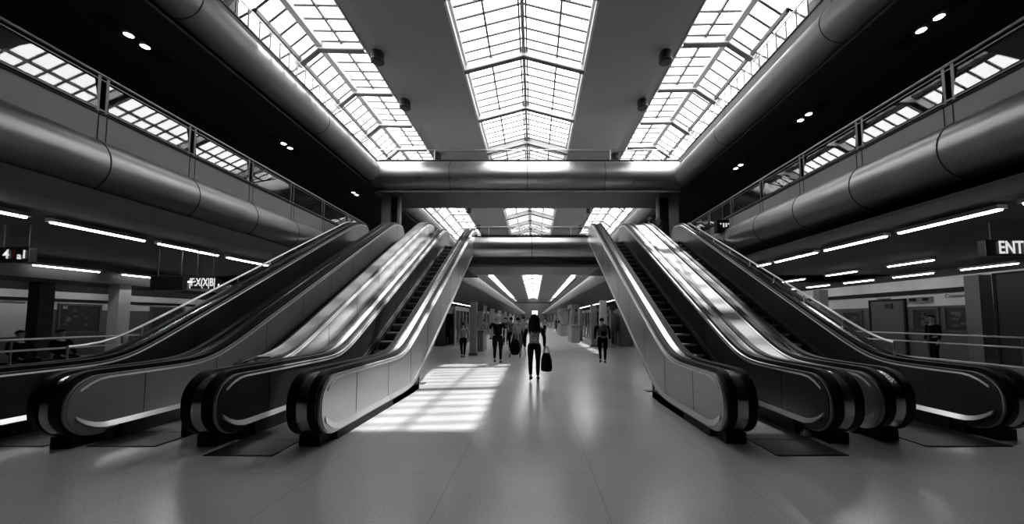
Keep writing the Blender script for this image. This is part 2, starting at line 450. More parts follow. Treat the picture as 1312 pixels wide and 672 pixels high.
# ------------------------------------------------------------------ guard rails outside the outer escalators
def guard(X, k, y0, y1, par):
    root = bpy.data.objects.new('guard_rail', None); COL.objects.link(root); root.parent = par; root.location = Vector((X, y0, 0)) - parent_origin(par)
    y00 = 6.22 if X < 0 else 6.38; zf = lambda y: .97 + g(y, y00, y00+ZF2/S) + .17*max(0, 1-(y-y0)/(y1-y0))
    ys = [y0+(y1-y0)*i/40 for i in range(41)]
    m_ = MB(); m_.tube([(X, y, zf(y)+.0) for y in ys], .022, 'rail'); m_.build('handrail', root)
    yb = (k-.725+.2)/S
    zb = lambda y: .85 + g(y, (6.22 if X < 0 else 6.38), (6.22 if X < 0 else 6.38)+ZF2/S)
    for i in range(0, 41, 5):
        y = ys[i]; z0 = min(zb(y), zf(y)-.05); xo = X
        p = MB(); p.tube([(xo, y, z0-.02), (xo, y, z0+.06), (X, y, zf(y))], .014, 'rail'); p.build('post', root)
guard(-7.50, 4.12, 5.75, 14.3, E3)
guard(6.30, 4.10, 6.25, 14.3, E5)

# ------------------------------------------------------------------ balconies and bulkheads
def circ(cx, cz, r, a0, a1, n=16): return [(cx + r*math.cos(a0+(a1-a0)*i/n), cz + r*math.sin(a0+(a1-a0)*i/n)) for i in range(n+1)]

def bulkhead(name, X, sgn, y0, y1, ztop, zft, cx, cz, r, seam0, seamstep, soff_x, soff_z, tube_m='tube'):
    """X: fascia plane; sgn -1 for the left side of the hall"""
    root = thing(name, '', '', (X, y0, 0), kind='structure')
    m_ = MB(); a, b = sorted((X, X+sgn*.18)); m_.box(a, b, y0, y1, cz, ztop, 'fascia'); m_.box(a-.02, b+.02, y0, y1, ztop, ztop+.04, 'black'); m_.build('fascia', root)
    t = MB(); t.prism([(cx + r*math.cos(2*pi*i/32), cz + r*math.sin(2*pi*i/32)) for i in range(32)], y0, y1, 'y', tube_m); t.build('tube_cladding', root, smooth=60)
    sm = MB(); y = seam0; n_ = 0
    while y < y1:
        if y > y0:
            sm.prism([(cx + (r+.006)*math.cos(2*pi*i/32), cz + (r+.006)*math.sin(2*pi*i/32)) for i in range(32)], y-.01, y+.01, 'y', 'seam')
            xx = X - sgn*.004; sm.box(min(xx, X), max(xx, X), y-.008, y+.008, cz, ztop, 'seam'); sm.box(min(xx, X), max(xx, X), y+.12, y+.135, cz, ztop, 'seam')
        y += seamstep
    if sm.v: sm.build('joint_ring', root, smooth=60)
    return root

b2l = bulkhead('balcony_left', -7.85, -1, -10, 16.8, 5.30, ZF2, -8.07, 4.37, .51, 6.2-3.4, 1.7, 0, 0, 'tube_b')
b2r = bulkhead('balcony_right', 6.80, 1, -10, 15.6, 5.10, ZF2, 6.96, 4.33, .47, 5.57-3.2, 1.6, 0, 0, 'tube_b')
b3l = bulkhead('gallery_left', -8.10, -1, -10, 60, 9.80, ZF3, -8.15, 9.02, .50, 12.9-10.2, 5.1, 0, 0, 'tube_g')
b3r = bulkhead('gallery_right', 7.45, 1, -10, 60, 9.80, ZF3, 7.48, 8.83, .48, 13.4-10.2, 5.1, 0, 0, 'tube_g')
b4l = bulkhead('far_balcony_left', -4.95, -1, 19.2, YEND, 5.16, ZF2, -4.95, 4.72, .46, 21, 2.2, 0, 0, 'tube_f')
b4r = bulkhead('far_balcony_right', 4.85, 1, 18.4, YEND, 5.16, ZF2, 4.85, 4.72, .46, 21, 2.2, 0, 0, 'tube_f')

# slabs
def struct_box(name, m, *boxes):
    m_ = MB()
    for b in boxes: m_.box(*b, m)
    return m_.build(name, kind='structure')
struct_box('floor_mezzanine', 'slab', (-22, -7.95, -14, 16.0, 4.5, ZF2), (6.9, 20, -14, 15.6, 4.5, ZF2),
           (-22, -3.0, 16.0, 19.2, 4.5, ZF2), (2.85, 20, 15.6, 18.4, 4.5, ZF2), (-22, -5.0, 19.2, YEND, 4.5, ZF2), (4.9, 20, 18.4, YEND, 4.5, ZF2))
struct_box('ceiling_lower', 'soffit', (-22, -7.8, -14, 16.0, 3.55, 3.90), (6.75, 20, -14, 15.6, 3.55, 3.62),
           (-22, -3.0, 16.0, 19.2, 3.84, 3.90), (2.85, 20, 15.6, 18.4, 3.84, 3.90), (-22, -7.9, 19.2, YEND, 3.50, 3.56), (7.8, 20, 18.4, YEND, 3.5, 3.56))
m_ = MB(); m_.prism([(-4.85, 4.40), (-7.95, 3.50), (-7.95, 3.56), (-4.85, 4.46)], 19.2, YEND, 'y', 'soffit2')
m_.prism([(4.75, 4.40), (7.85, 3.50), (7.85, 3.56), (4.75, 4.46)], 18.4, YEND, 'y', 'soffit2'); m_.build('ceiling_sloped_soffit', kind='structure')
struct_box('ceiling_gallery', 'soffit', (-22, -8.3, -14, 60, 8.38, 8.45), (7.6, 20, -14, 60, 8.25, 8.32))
struct_box('floor_gallery', 'slab', (-22, -8.1, -14, 60, 9.1, ZF3), (7.45, 20, -14, 60, 9.1, ZF3))
# drop beams at the open ends of the landings (edge fascia)
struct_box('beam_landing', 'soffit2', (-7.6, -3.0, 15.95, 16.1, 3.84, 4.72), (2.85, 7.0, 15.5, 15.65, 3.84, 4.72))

# ------------------------------------------------------------------ footbridges
def footbridge(lab, x0, x1, y0, y1, ztop, cz, r, soff, seam_n, rail_z, cutx, ext=0):
    root = thing('footbridge', lab, 'footbridge', ((x0+x1)/2, y0, soff))
    m_ = MB(); m_.prism([(y0+r + r*math.cos(2*pi*i/40), cz + r*math.sin(2*pi*i/40)) for i in range(40)], x0, x1, 'x', 'tube'); m_.build('tube_cladding', root, smooth=60)
    m_ = MB(); m_.box(x0, x1, y0+r, y0+r+.2, cz+r*.6, ztop, 'fascia'); m_.box(x0, x1, y0+r-.05, y0+r+.24, ztop, ztop+.04, 'black'); m_.build('parapet', root)
    m_ = MB(); m_.box(x0, x1, y0+r*1.1, y1, soff+.02, soff+.9, 'soffit2'); m_.box(x0, x1, y0+.5*r, y1, soff, soff+.10, 'soffit2')
    m_.box(x0, x1, y0+.5, y1, soff+.9, min(soff+.95, ztop), 'slab'); m_.build('deck_slab', root)
    m_ = MB()
    for i in range(seam_n+1):
        x = x0 + (x1-x0)*(i+.0)/seam_n
        if x in (x0, x1): x = x0+.06 if i == 0 else x1-.06
        m_.prism([(y0+r + (r+.006)*math.cos(2*pi*j/40), cz + (r+.006)*math.sin(2*pi*j/40)) for j in range(40)], x-.012, x+.012, 'x', 'seam')
        m_.box(x-.01, x+.01, y0+.5*r-.004, y0+.5*r, soff, soff+.1, 'seam')
    m_.build('joint_ring', root, smooth=60)
    return root
footbridge('upper footbridge with a wide steel tube front, spanning the whole hall', -8.1, 7.45, 17.2, 20.2, 9.80, 8.89, .81, 8.00, 4, 10.4, 0)
footbridge('lower footbridge with a steel tube front between the inner escalators', -3.05, 2.88, 15.0, 18.0, 5.24, 4.70, .50, 3.84, 2, 5.7, 0)

# ------------------------------------------------------------------ railings with glass
def glass_rail(lab, P0, P1, z0, z1, posts, pair=.13, top_m='rail', zb=None, gm='glass_rail', post_m='rail_dk', lean=0):
    """posts: distances along P0-P1 of each post"""
    P0 = Vector(P0); P1 = Vector(P1); d = (P1-P0); Lg = d.length; d.normalize()
    root = thing('glass_railing', lab, 'railing', (P0.x, P0.y, z0))
    q = lambda t, z: (P0.x+d.x*t, P0.y+d.y*t, z)
    m_ = MB(); m_.tube([q(0, z1), q(Lg, z1)], .024, top_m); m_.build('handrail', root)
    m_ = MB(); m_.bar(q(0, z0+.06), q(Lg, z0+.06), .03, .03, 'rail_dk'); m_.bar(q(0, z1-.09), q(Lg, z1-.09), .02, .02, 'rail_dk'); m_.build('glazing_channel', root)
    n = Vector((-d.y, d.x, 0))
    cuts = sorted(posts); prev = 0
    for t in cuts + [Lg]:
        if t - prev > .25:
            a = Vector(q(prev+.02, z0+.08)); b = Vector(q(t-.02, z1-.1)); g_ = MB()
            P = [(p.x+n.x*(s+l), p.y+n.y*(s+l), z) for s in (-.006, .006) for p, z, l in ((a, a.z, -lean*.5), (b, a.z, -lean*.5), (b, b.z, lean*.5), (a, b.z, lean*.5))]
            g_.poly(P, [(0,1,2,3), (7,6,5,4), (0,4,5,1), (1,5,6,2), (2,6,7,3), (3,7,4,0)], gm); g_.build('glass_pane', root, smooth=0)
        prev = t
    for t in cuts:
        p = MB(); p.bar(q(t, z0), q(t, z1), .022, .045, post_m, up=(d.x, d.y, 0)); p.build('post', root)
    return root
def pairs(first, step, n, gap=.13):
    out = []
    for i in range(n): out += [first+step*i, first+step*i+gap]
    return out
PL = pairs(5.85+4-3.2, 1.6, 6+1); PL = [p for p in PL if p < 19.5]
glass_rail('glass railing on the left mezzanine balcony, reflecting the skylights', (-7.89, -4, 0), (-7.89, 16.7, 0), 5.34, 6.05, [p for p in pairs(1.7, 1.7, 12) if p < 20.5], lean=.05)
glass_rail('glass railing on the right mezzanine balcony, reflecting the skylights', (6.84, -4, 0), (6.84, 15.5, 0), 5.14, 5.80, [p for p in pairs(3.17, 1.6, 11) if p < 19.4], lean=-.06)
glass_rail('glass railing along the left top gallery below the skylight', (-8.14, 4, 0), (-8.14, 17.0, 0), 9.84, 10.45, [.6+.42*i for i in range(30)], post_m='frame', gm='glass_gal')
glass_rail('glass railing along the right top gallery below the skylight', (7.49, 4, 0), (7.49, 17.0, 0), 9.84, 10.45, [.6+.42*i for i in range(30)], post_m='frame', gm='glass_gal')
glass_rail('glass railing on the left top gallery beyond the upper footbridge', (-8.14, 20.3, 0), (-8.14, 60, 0), 9.84, 10.45, [2+3.2*i for i in range(12)], post_m='frame', gm='glass_gal')
glass_rail('glass railing on the right top gallery beyond the upper footbridge', (7.49, 20.3, 0), (7.49, 60, 0), 9.84, 10.45, [2+3.2*i for i in range(12)], post_m='frame', gm='glass_gal')
glass_rail('pale railing on top of the upper footbridge', (-8.1, 18.1, 0), (7.45, 18.1, 0), 9.84, 10.45, [2.9, 7.5, 12.1, 13.9], post_m='frame_lt', gm='glass_gal')
glass_rail('pale railing on top of the lower footbridge', (-2.66, 15.6, 0), (2.50, 15.6, 0), 5.28, 5.70, [.65, 4.3], post_m='frame_lt', gm='glass_gal')

# far balcony balusters (fine repeating pattern)
for X, y0, lab in ((-4.95, 19.2, 'far left balcony railing of thin upright bars above the shops'), (4.85, 18.4, 'far right balcony railing of thin upright bars above the shops')):
    root = thing('baluster_railing', lab, 'railing', (X, y0, 5.2))
    m_ = MB(); m_.bar((X, y0, 5.95), (X, 120, 5.95), .05, .05, 'rail_dk'); m_.build('handrail', root)
    m_ = MB(); y = y0
    while y < 120: m_.box(X-.02, X+.02, y-.02, y+.02, 5.2, 5.93, 'rail_dk'); y += .34
    o = m_.build('bars', root); o['kind'] = 'stuff'
    m_ = MB(); m_.box(X-.7, X-.66, y0, 120, 5.0, 5.9, 'frame_lt') if X < 0 else m_.box(X+.66, X+.7, y0, 120, 5.0, 5.9, 'frame_lt')
    m_.build('bright_backing', root)  # pale sheet added so the gaps between the bars look bright

# ------------------------------------------------------------------ roof and skylights
BX = dict(cl=-2.88, cr=2.08, cm=-.42, li=-6.5, lr=-8.2, le=-8.92, ri=5.6, rr=7.24, re=8.13, lw=-9.5, rw=8.8)
m_ = MB()
def ceil_panel(xa, xb, crease, y0, y1):
    # xa = outer edge (towards the side skylight), xb = curb of the central skylight
    s = 1 if xb > xa else -1
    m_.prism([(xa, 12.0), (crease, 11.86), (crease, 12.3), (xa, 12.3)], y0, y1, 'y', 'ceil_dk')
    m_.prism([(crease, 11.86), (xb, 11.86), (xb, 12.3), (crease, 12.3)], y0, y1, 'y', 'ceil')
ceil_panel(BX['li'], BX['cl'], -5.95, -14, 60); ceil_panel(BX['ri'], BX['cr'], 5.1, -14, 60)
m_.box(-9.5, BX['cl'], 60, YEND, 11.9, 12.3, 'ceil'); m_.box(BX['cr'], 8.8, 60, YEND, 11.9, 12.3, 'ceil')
m_.box(BX['cl'], BX['cr'], -14, 10.9, 11.9, 12.3, 'ceil'); m_.box(-9.5, BX['li'], -14, 10.8, 12.0, 12.3, 'ceil_dk'); m_.box(BX['ri'], 8.8, -14, 10.8, 12.0, 12.3, 'ceil_dk')  # unseen near roof, closed solid to block rear light and bound the sun patch
m_.build('ceiling', kind='structure')
# curbs
m_ = MB()
for x in (BX['cl'], BX['cr']): m_.box(x-.04, x+.04, 10.9, YEND, 11.84, 12.12, 'frame_lt'); m_.box(x-.07 if x < 0 else x-.13, x+.13 if x < 0 else x+.07, 10.9, YEND, 12.10, 12.2, 'frame_lt')
for x in (BX['li'], BX['ri']): m_.box(x-.03, x+.03, 10.8, 60, 11.97, 12.2, 'frame')
m_.build('trim_1', kind='structure')
# sill of bands beside the side skylights (outer roof edge down to the gallery clerestory)
def skylight(n, prof, y0, y1, raft0, rstep, rdepth, bars, mids, ridge_w, nb, gl='glass_roof', rm='frame_lt'):
    """prof: list of (x,z) from one eave to the other"""
    root = thing('window_%d' % n, '', '', (prof[0][0], y0, prof[0][1]), kind='structure')
    m_ = MB()
    for (xa, za), (xb, zb) in zip(prof[:-1], prof[1:]):
        m_.prism([(xa, za+.16), (xb, zb+.16), (xb, zb+.175), (xa, za+.175)], y0, y1, 'y', gl)
    m_.build('glazing', root, smooth=0)
    m_ = MB(); y = raft0; 
    while y < y1:
        for (xa, za), (xb, zb) in zip(prof[:-1], prof[1:]):
            # pale web with darker bottom and top flanges
            m_.prism([(xa, za-rdepth+.14), (xb, zb-rdepth+.14), (xb, zb+.12), (xa, za+.12)], y-.04, y+.04, 'y', rm)
            m_.prism([(xa, za-rdepth+.10), (xb, zb-rdepth+.10), (xb, zb-rdepth+.14), (xa, za-rdepth+.14)], y-.10, y+.10, 'y', 'bar')
            m_.prism([(xa, za+.10), (xb, zb+.10), (xb, zb+.14), (xa, za+.14)], y-.08, y+.08, 'y', 'bar')
        if n in (2, 3):
            xe, ze = prof[-1]; xo = xe + (-.55 if xe < 0 else .6); m_.prism([(xe, ze-.2), (xo, ze-.72), (xo, ze-.42), (xe, ze+.12)], y-.04, y+.04, 'y', rm)
        y += rstep
    m_.build('rafter', root)
    m_ = MB(); st = rstep/nb; y = raft0 - rstep + st
    while y < y1:
        if y > y0:
            for (xa, za), (xb, zb) in zip(prof[:-1], prof[1:]):
                m_.prism([(xa, za+.10), (xb, zb+.10), (xb, zb+.15), (xa, za+.15)], y-.032, y+.032, 'y', 'bar')
        y += st
    for k, t in mids:
        (xa, za), (xb, zb) = prof[k], prof[k+1]; x = xa+(xb-xa)*t; z = za+(zb-za)*t
        m_.box(x-.034, x+.034, y0, y1, z+.04, z+.15, 'bar')
    m_.build('glazing_bars', root, smooth=0)
    m_ = MB()
    for x, z, w, mm in bars: m_.box(x-w/2, x+w/2, y0, y1, z-.02, z+.14, mm)
    m_.build('ridge_beam', root, smooth=0)
    return root
c = BX
skylight(1, [(c['cl'], 12.05), (c['cm'], 12.72), (c['cr'], 12.05)], 10.9, 20.9, 14.1, 3.66, .40,
         [(c['cm']-.13, 12.66, .06, 'bar'), (c['cm']+.13, 12.66, .06, 'bar'), (c['cm'], 12.64, .12, 'frame'), (c['cm']-.05, 12.62, .025, 'bar'), (c['cm']+.05, 12.62, .025, 'bar')],
         [(0, .45), (1, .55)], .1, 7)
skylight(9, [(c['cl'], 12.05), (c['cm'], 12.72), (c['cr'], 12.05)], 20.9, 60, 21.42, 3.66, .40,
         [(c['cm']-.13, 12.66, .06, 'bar'), (c['cm']+.13, 12.66, .06, 'bar'), (c['cm'], 12.64, .12, 'frame'), (c['cm']-.05, 12.62, .025, 'bar'), (c['cm']+.05, 12.62, .025, 'bar')],
         [(0, .45), (1, .55)], .1, 7, gl='glass_milk')
skylight(8, [(c['cl'], 12.05), (c['cm'], 12.72), (c['cr'], 12.05)], 60, YEND, 61, 12, .28, [(c['cm'], 12.66, .12, 'bar')], [], .1, 2, gl='glass_milk')
skylight(2, [(c['li'], 12.05), (c['lr'], 12.08), (c['le'], 11.46)], 10.8, 60, 13.0, 2.68, .34,
         [(c['lr'], 12.02, .24, 'frame'), (c['le'], 11.42, .10, 'bar')], [(0, .5)], .2, 5)
skylight(3, [(c['ri'], 12.05), (c['rr'], 12.08), (c['re'], 11.46)], 10.8, 60, 12.7, 2.68, .34,
         [(c['rr'], 12.02, .22, 'frame'), (c['re'], 11.42, .10, 'bar')], [(0, .5)], .2, 5)
# outer small slope and clerestory window bands on both sides
def clerestory(n, xe, xw, y0, y1, z0, z1):
    root = thing('window_%d' % n, '', '', (xw, y0, z0), kind='structure')
    m_ = MB(); m_.box(xw-.01, xw+.01, y0, y1, z0, z1-.3, 'glass_roof'); a, b = sorted((xe, xw)); m_.prism([(xe, z1+.1), (xw, z1-.3), (xw, z1-.28), (xe, z1+.12)], y0, y1, 'y', 'glass_roof'); m_.build('glazing', root, smooth=0)
    m_ = MB(); y = y0
    while y < y1: m_.box(xw-.03, xw+.03, y-.03, y+.03, z0, z1-.3, 'frame'); m_.bar((xe, y, z1+.06), (xw, y, z1-.3), .05, .05, 'bar'); y += .9
    for z in (z0+.05, (z0+z1)/2, z1-.32): m_.box(xw-.03, xw+.03, y0, y1, z-.025, z+.025, 'frame')
    m_.build('mullions', root, smooth=0)
clerestory(4, c['le'], c['lw'], 10.8, 60, ZF3, 11.46)
clerestory(5, c['re'], c['rw'], 10.8, 60, ZF3, 11.46)
# far clerestory strips
def strip(n, xw):
    root = thing('window_%d' % n, '', '', (xw, 60, 10.4), kind='structure')
    m_ = MB(); m_.box(xw-.01, xw+.01, 60, YEND, 10.4, 11.9, 'glass_roof'); m_.build('glazing', root, smooth=0)
    m_ = MB(); y = 60
    while y < YEND: m_.box(xw-.04, xw+.04, y-.05, y+.05, 10.4, 11.9, 'frame'); y += 4
    m_.build('mullions', root, smooth=0)
strip(6, c['lw']); strip(7, c['rw'])

# ------------------------------------------------------------------ outer walls
struct_box('wall_left', 'dark', (-22.2, -22, -14, YEND, -.2, 9.3), (-9.6, -9.45, -14, 10.8, 9.3, 12.3), (-9.6, -9.4, 60, YEND, 4.6, 10.4), (-22, -9.6, 60, YEND, 9.2, 9.3))
struct_box('wall_right', 'dark', (20, 20.2, -14, YEND, -.2, 9.3), (8.75, 8.9, -14, 10.8, 9.3, 12.3), (8.7, 8.9, 60, YEND, 4.6, 10.4), (8.9, 20, 60, YEND, 9.2, 9.3))
struct_box('wall_rear', 'dark', (-22, 20, -14.2, -14, -.2, 12.3))  # unseen end of the hall, added to keep sky light from leaking in
struct_box('wall_far', 'wall_md', (-22, -.95, YEND, YEND+.2, -.2, 13), (2.0, 20, YEND, YEND+.2, -.2, 13), (-.95, 2.0, YEND, YEND+.2, 6.0, 13))
m_ = MB(); m_.box(-.95, 2.0, YEND+.25, YEND+.3, 0, 6.0, 'daylit'); m_.box(.48, .56, YEND+.2, YEND+.26, 0, 6, 'bar'); m_.box(-.95, 2, YEND+.2, YEND+.26, 3.4, 3.6, 'bar'); m_.build('door_1', kind='structure')
struct_box('beam_far', 'dark', (-9.4, 8.7, 150, 151, 8.2, 8.9))

# wall above mezzanine behind the rails (dark fronts)
struct_box('wall_mezzanine', 'dark', (-15.2, -15, -14, YEND, ZF2, 8.4), (14, 14.2, -14, YEND, ZF2, 8.4))

# ------------------------------------------------------------------ columns
def column(name_lab, x0, x1, y0, y1, z0, z1, m='fascia'):
    m_ = MB(); m_.box(x0, x1, y0, y1, z0, z1, m); w = .07
    m_.box(x0-w/2, x1+w/2, y0-w/2, y1+w/2, z0, z0+.12, 'rail_dk')
    o = m_.build('column', kind='structure', origin=((x0+x1)/2, (y0+y1)/2, z0)); return o
m_ = MB(); m_.box(-7.95, -7.5, 18.2, 18.5, ZF2, 8.0, 'fascia'); m_.box(-7.5, -7.12, 18.4, 18.5, ZF2, 8.0, 'black'); m_.box(-7.12, -7.0, 18.2, 18.5, ZF2, 8.0, 'fascia'); m_.build('column', kind='structure', origin=(-7.5, 18.3, ZF2))
m_ = MB(); m_.box(6.45, 6.55, 18.2, 18.5, ZF2, 8.0, 'fascia'); m_.box(6.55, 7.1, 18.4, 18.5, ZF2, 8.0, 'black'); m_.box(7.1, 7.55, 18.2, 18.5, ZF2, 8.0, 'fascia'); m_.build('column', kind='structure', origin=(7, 18.3, ZF2))
column('', -2.80, -2.52, 15.6, 15.9, 0, 2.35, 'fascia')
for y in (22, 28, 34, 41, 50, 60, 72, 86): column('', -3.45, -3.15, y, y+.35, 0, 2.4, 'fascia'); column('', 3.3, 3.6, y-1.5, y-1.15, 0, 2.4, 'fascia')
column('', 3.75, 4.1, 20.0, 20.35, 0, 2.65, 'wall_lt')
for X, Y, zt_ in ((-16, 13.7, 2.95), (-17.5, 12.6, 2.9), (14, 17.3, 3.0), (14.3, 11.4, 3.0)): column('', X-.2, X+.2, Y-.2, Y+.2, 0, zt_, 'fascia' if X > 0 else ('wall_lt' if X != -17.5 else 'dark'))
struct_box('beam_side', 'soffit', (-17.8, -15.7, 8, 24, 2.9, 3.55))

# ------------------------------------------------------------------ shop fronts along the far corridor
def shopfront(lab, X, sgn, y0, y1, seed):
    rnd = random.Random(seed)
    root = thing('shop_front', lab, 'shop front', (X, y0, 0))
    m_ = MB(); a, b = sorted((X+sgn*1.2, X+sgn*1.3)); m_.box(a, b, y0, y1, 0, 2.3, 'wall_md')
    for k in range(int((y1-y0)/.8)):
        z = rnd.uniform(.4, 2.0); xx = sorted((X+sgn*.7, X+sgn*1.2)); m_.box(xx[0], xx[1], y0+.1+k*.8, y0+.6+k*.8, 0, z, rnd.choice(['fascia', 'wall_md', 'black', 'dark']))
    m_.build('display', root)
    m_ = MB(); a, b = sorted((X, X+sgn*.3)); m_.box(a, b, y0, y1, 2.1, 2.35, rnd.choice(['dark', 'wall_md', 'fascia'])); m_.build('sign_band', root)
    m_ = MB(); y = y0
    while y <= y1+.01: m_.box(X-.04, X+.04, y-.04, y+.04, 0, 2.1, 'rail'); y += (y1-y0)/4
    m_.box(X-.04, X+.04, y0, y1, 0, .15, 'rail_dk'); m_.build('frame', root)
    m_ = MB(); m_.box(X-.01, X+.01, y0, y1, .15, 2.1, 'glass_shop'); m_.build('glass_pane', root)
yy = [20.5, 25.5, 31, 37, 44, 53, 65, 80]
dl = ['nearest', 'second', 'third', 'fourth', 'fifth', 'sixth', 'seventh']
for i in range(7):
    shopfront('%s glazed shop front on the left side of the far corridor' % dl[i], -4.6, -1, yy[i]+.3, yy[i+1]-.2, i)
    shopfront('%s glazed shop front on the right side of the far corridor' % dl[i], 4.4, 1, yy[i]+.0, yy[i+1]-.5, 20+i)
# low kiosks standing in the corridor
def kiosk(lab, x0, x1, y0, y1, h):
    root = thing('kiosk', lab, 'kiosk', ((x0+x1)/2, y0, 0))
    m_ = MB(); m_.box(x0, x1, y0, y1, 0, h*.42, 'fascia'); m_.build('counter', root, bevel=.02)
    m_ = MB(); m_.box(x0-.05, x1+.05, y0-.05, y1+.05, h*.42, h*.42+.05, 'rail_dk'); m_.build('counter_top', root)
    m_ = MB(); m_.box(x0, x1, y0, y1, h-.3, h, 'wall_md'); m_.build('canopy', root)
    for x in (x0+.04, x1-.04):
        for y in (y0+.04, y1-.04):
            m_ = MB(); m_.box(x-.035, x+.035, y-.035, y+.035, h*.42+.05, h-.3, 'rail'); m_.build('post', root)
kiosk('low kiosk on the left of the corridor behind the short person', -3.1, -2.5, 17.6, 19.0, 2.3)
kiosk('open kiosk on the right of the corridor, beyond the man with the backpack', 2.55, 3.1, 24, 27, 2.6)
kiosk('farther open kiosk on the right of the corridor', 2.5, 3.1, 33, 38, 2.6)

# ------------------------------------------------------------------ lights: fluorescent rows
def tube_light(X, Y, z, L_, lab, grp):
    root = thing('ceiling_light', lab, 'ceiling light', (X, Y, z), grp)
    m_ = MB(); m_.box(X-.09, X+.09, Y, Y+L_, z+.03, z+.10, 'tube_dim'); m_.build('housing', root)
    m_ = MB(); m_.prism([(X + .035*math.cos(t*pi/6), z + .02 + .025*math.sin(t*pi/6)) for t in range(12)], Y+.02, Y+L_-.02, 'y', 'tube_light'); m_.build('tube', root)
    return root
def row(X, z, y0, pitch, L_, n, where, skip=()):
    proto = None
    for i in range(n):
        if i in skip: continue
        lab = ('%s fluorescent tube light %s, counting away' % (ORD[i], where)) if i < 10 else 'small distant fluorescent tube %s, past the tenth' % where
        grp = 'fluorescent lights ' + where
        if proto is None: proto = tube_light(X, y0+pitch*i, z, L_, lab, grp)
        else:
            c_ = copy_tree(proto); c_.location = Vector((X, y0+pitch*i, z)); tag(c_, lab, 'ceiling light', grp)
row(-9.2, 3.42, 4.7, 1.95, 1.65, 30, 'under the edge of the left balcony')
row(7.85, 3.42, 3.9, 1.95, 1.7, 30, 'under the edge of the right balcony')
row(-15.5, 3.25, 8.5, 2.4, 1.7, 6, 'deep in the left side hall')
row(-19.0, 3.0, 12.2, 2.6, 1.6, 4, 'beside the left side wall')
row(12.5, 3.42, 11.0, 2.65, 1.45, 5, 'in the middle of the right side hall')
row(15.0, 3.30, 10.9, 2.35, 1.5, 5, 'beside the right wall with posters')

# downlights in the gallery soffit
def downlight(X, Y, z, lab, near):
    root = thing('downlight', lab, 'downlight', (X, Y, z), 'recessed downlights under the top galleries')
    m_ = MB(); m_.box(X-.14, X+.14, Y-.75, Y+.75, z-.03, z-.004, 'black'); m_.build('housing', root)
    for k, dy in enumerate((-.54, -.18, .18, .54)):
        lit = k in (1, 2)
        m_ = MB(); m_.lathe([(0, -.045), (.065, -.045), (.09, -.03)], (X, Y+dy, z), 'lamp' if lit else 'rubber', 16)
        o = m_.build('lamp', root)
        if lit: o['label'] = 'lit round lamp'
for i, y in enumerate((3.1, 8.25, 13.5, 18.8)):
    downlight(-9.65, y, 8.38, '%s recessed downlight strip above the left balcony, counting away' % ORD[i], 1)
for i, y in enumerate((3.8, 7.6, 11.3, 15.1)):
    downlight(8.9, y, 8.25, '%s recessed downlight strip above the right balcony, counting away' % ORD[i], 1)

# ceiling speakers
for i, (x, y) in enumerate(((-6.02, 13.1), (-6.05, 16.1), (-6.0, 21.5), (-6.05, 32.4), (-6.1, 38.5))):
    for s_, nm in ((1, 'left'), (-1, 'right')):
        X = x if s_ == 1 else -x - .95
        root = thing('ceiling_speaker', '%s black drum speaker on the %s ceiling panel, counting away from the camera' % (ORD[i], nm), 'speaker', (X, y, 11.86), 'black drum speakers on the ceiling')
        m_ = MB(); m_.lathe([(0, -.42), (.20, -.42), (.24, -.38), (.24, -.04), (.20, 0), (0, 0)], (X, y, 11.86), 'speaker', 18); m_.build('grille', root)
        m_ = MB(); m_.lathe([(.245, -.36), (.26, -.36), (.26, -.33), (.245, -.33)], (X, y, 11.86), 'rail_dk', 18); m_.lathe([(.10, 0), (.10, .04), (0, .04)], (X, y, 11.86), 'rail_dk', 12); m_.build('band', root)

# ------------------------------------------------------------------ signs
def text(parent, s, size, loc, m, rotz=0, sx=1, ext=.004, align='CENTER', name='lettering'):
    cu = bpy.data.curves.new(name, 'FONT'); cu.body = s; cu.size = size; cu.extrude = ext; cu.align_x = align; cu.align_y = 'CENTER'; cu.offset = size*.012
    o = bpy.data.objects.new(name, cu); COL.objects.link(o); cu.materials.append(M[m]); o.parent = parent
    dg = bpy.context.evaluated_depsgraph_get(); dg.update()
    me = bpy.data.meshes.new_from_object(o.evaluated_get(dg)); bpy.data.objects.remove(o)
    if not me.materials: me.materials.append(M[m])
    o = bpy.data.objects.new(name, me); COL.objects.link(o); o.parent = parent
    o.location = Vector(loc) - parent_origin(parent); o.rotation_euler = (pi/2, 0, rotz); o.scale = (sx, 1, 1); return o
def sign(lab, X, Y, z, w, h, body, size, dx=0, top=3.55, glyphs=None):
    root = thing('hanging_sign', lab, 'sign', (X, Y, z))
    m_ = MB(); m_.box(X-w/2, X+w/2, Y, Y+.12, z-h/2, z+h/2, 'sign'); m_.build('panel', root, bevel=.01)
    m_ = MB(); fw = .018
    for b in ((X-w/2, X+w/2, z+h/2-fw, z+h/2), (X-w/2, X+w/2, z-h/2, z-h/2+fw), (X-w/2, X-w/2+fw, z-h/2, z+h/2), (X+w/2-fw, X+w/2, z-h/2, z+h/2)): m_.box(b[0], b[1], Y-.012, Y, b[2], b[3], 'rail_dk')
    m_.build('frame', root)
    for dx_ in (-w*.35, w*.35):
        if top > z+h/2:
            m_ = MB(); m_.tube([(X+dx_, Y+.06, z+h/2), (X+dx_, Y+.06, top)], .012, 'rail_dk'); m_.build('hanger', root)
    if body: text(root, body, size, (X+dx, Y-.016, z-.005), 'white_txt', sx=.62)
    return root
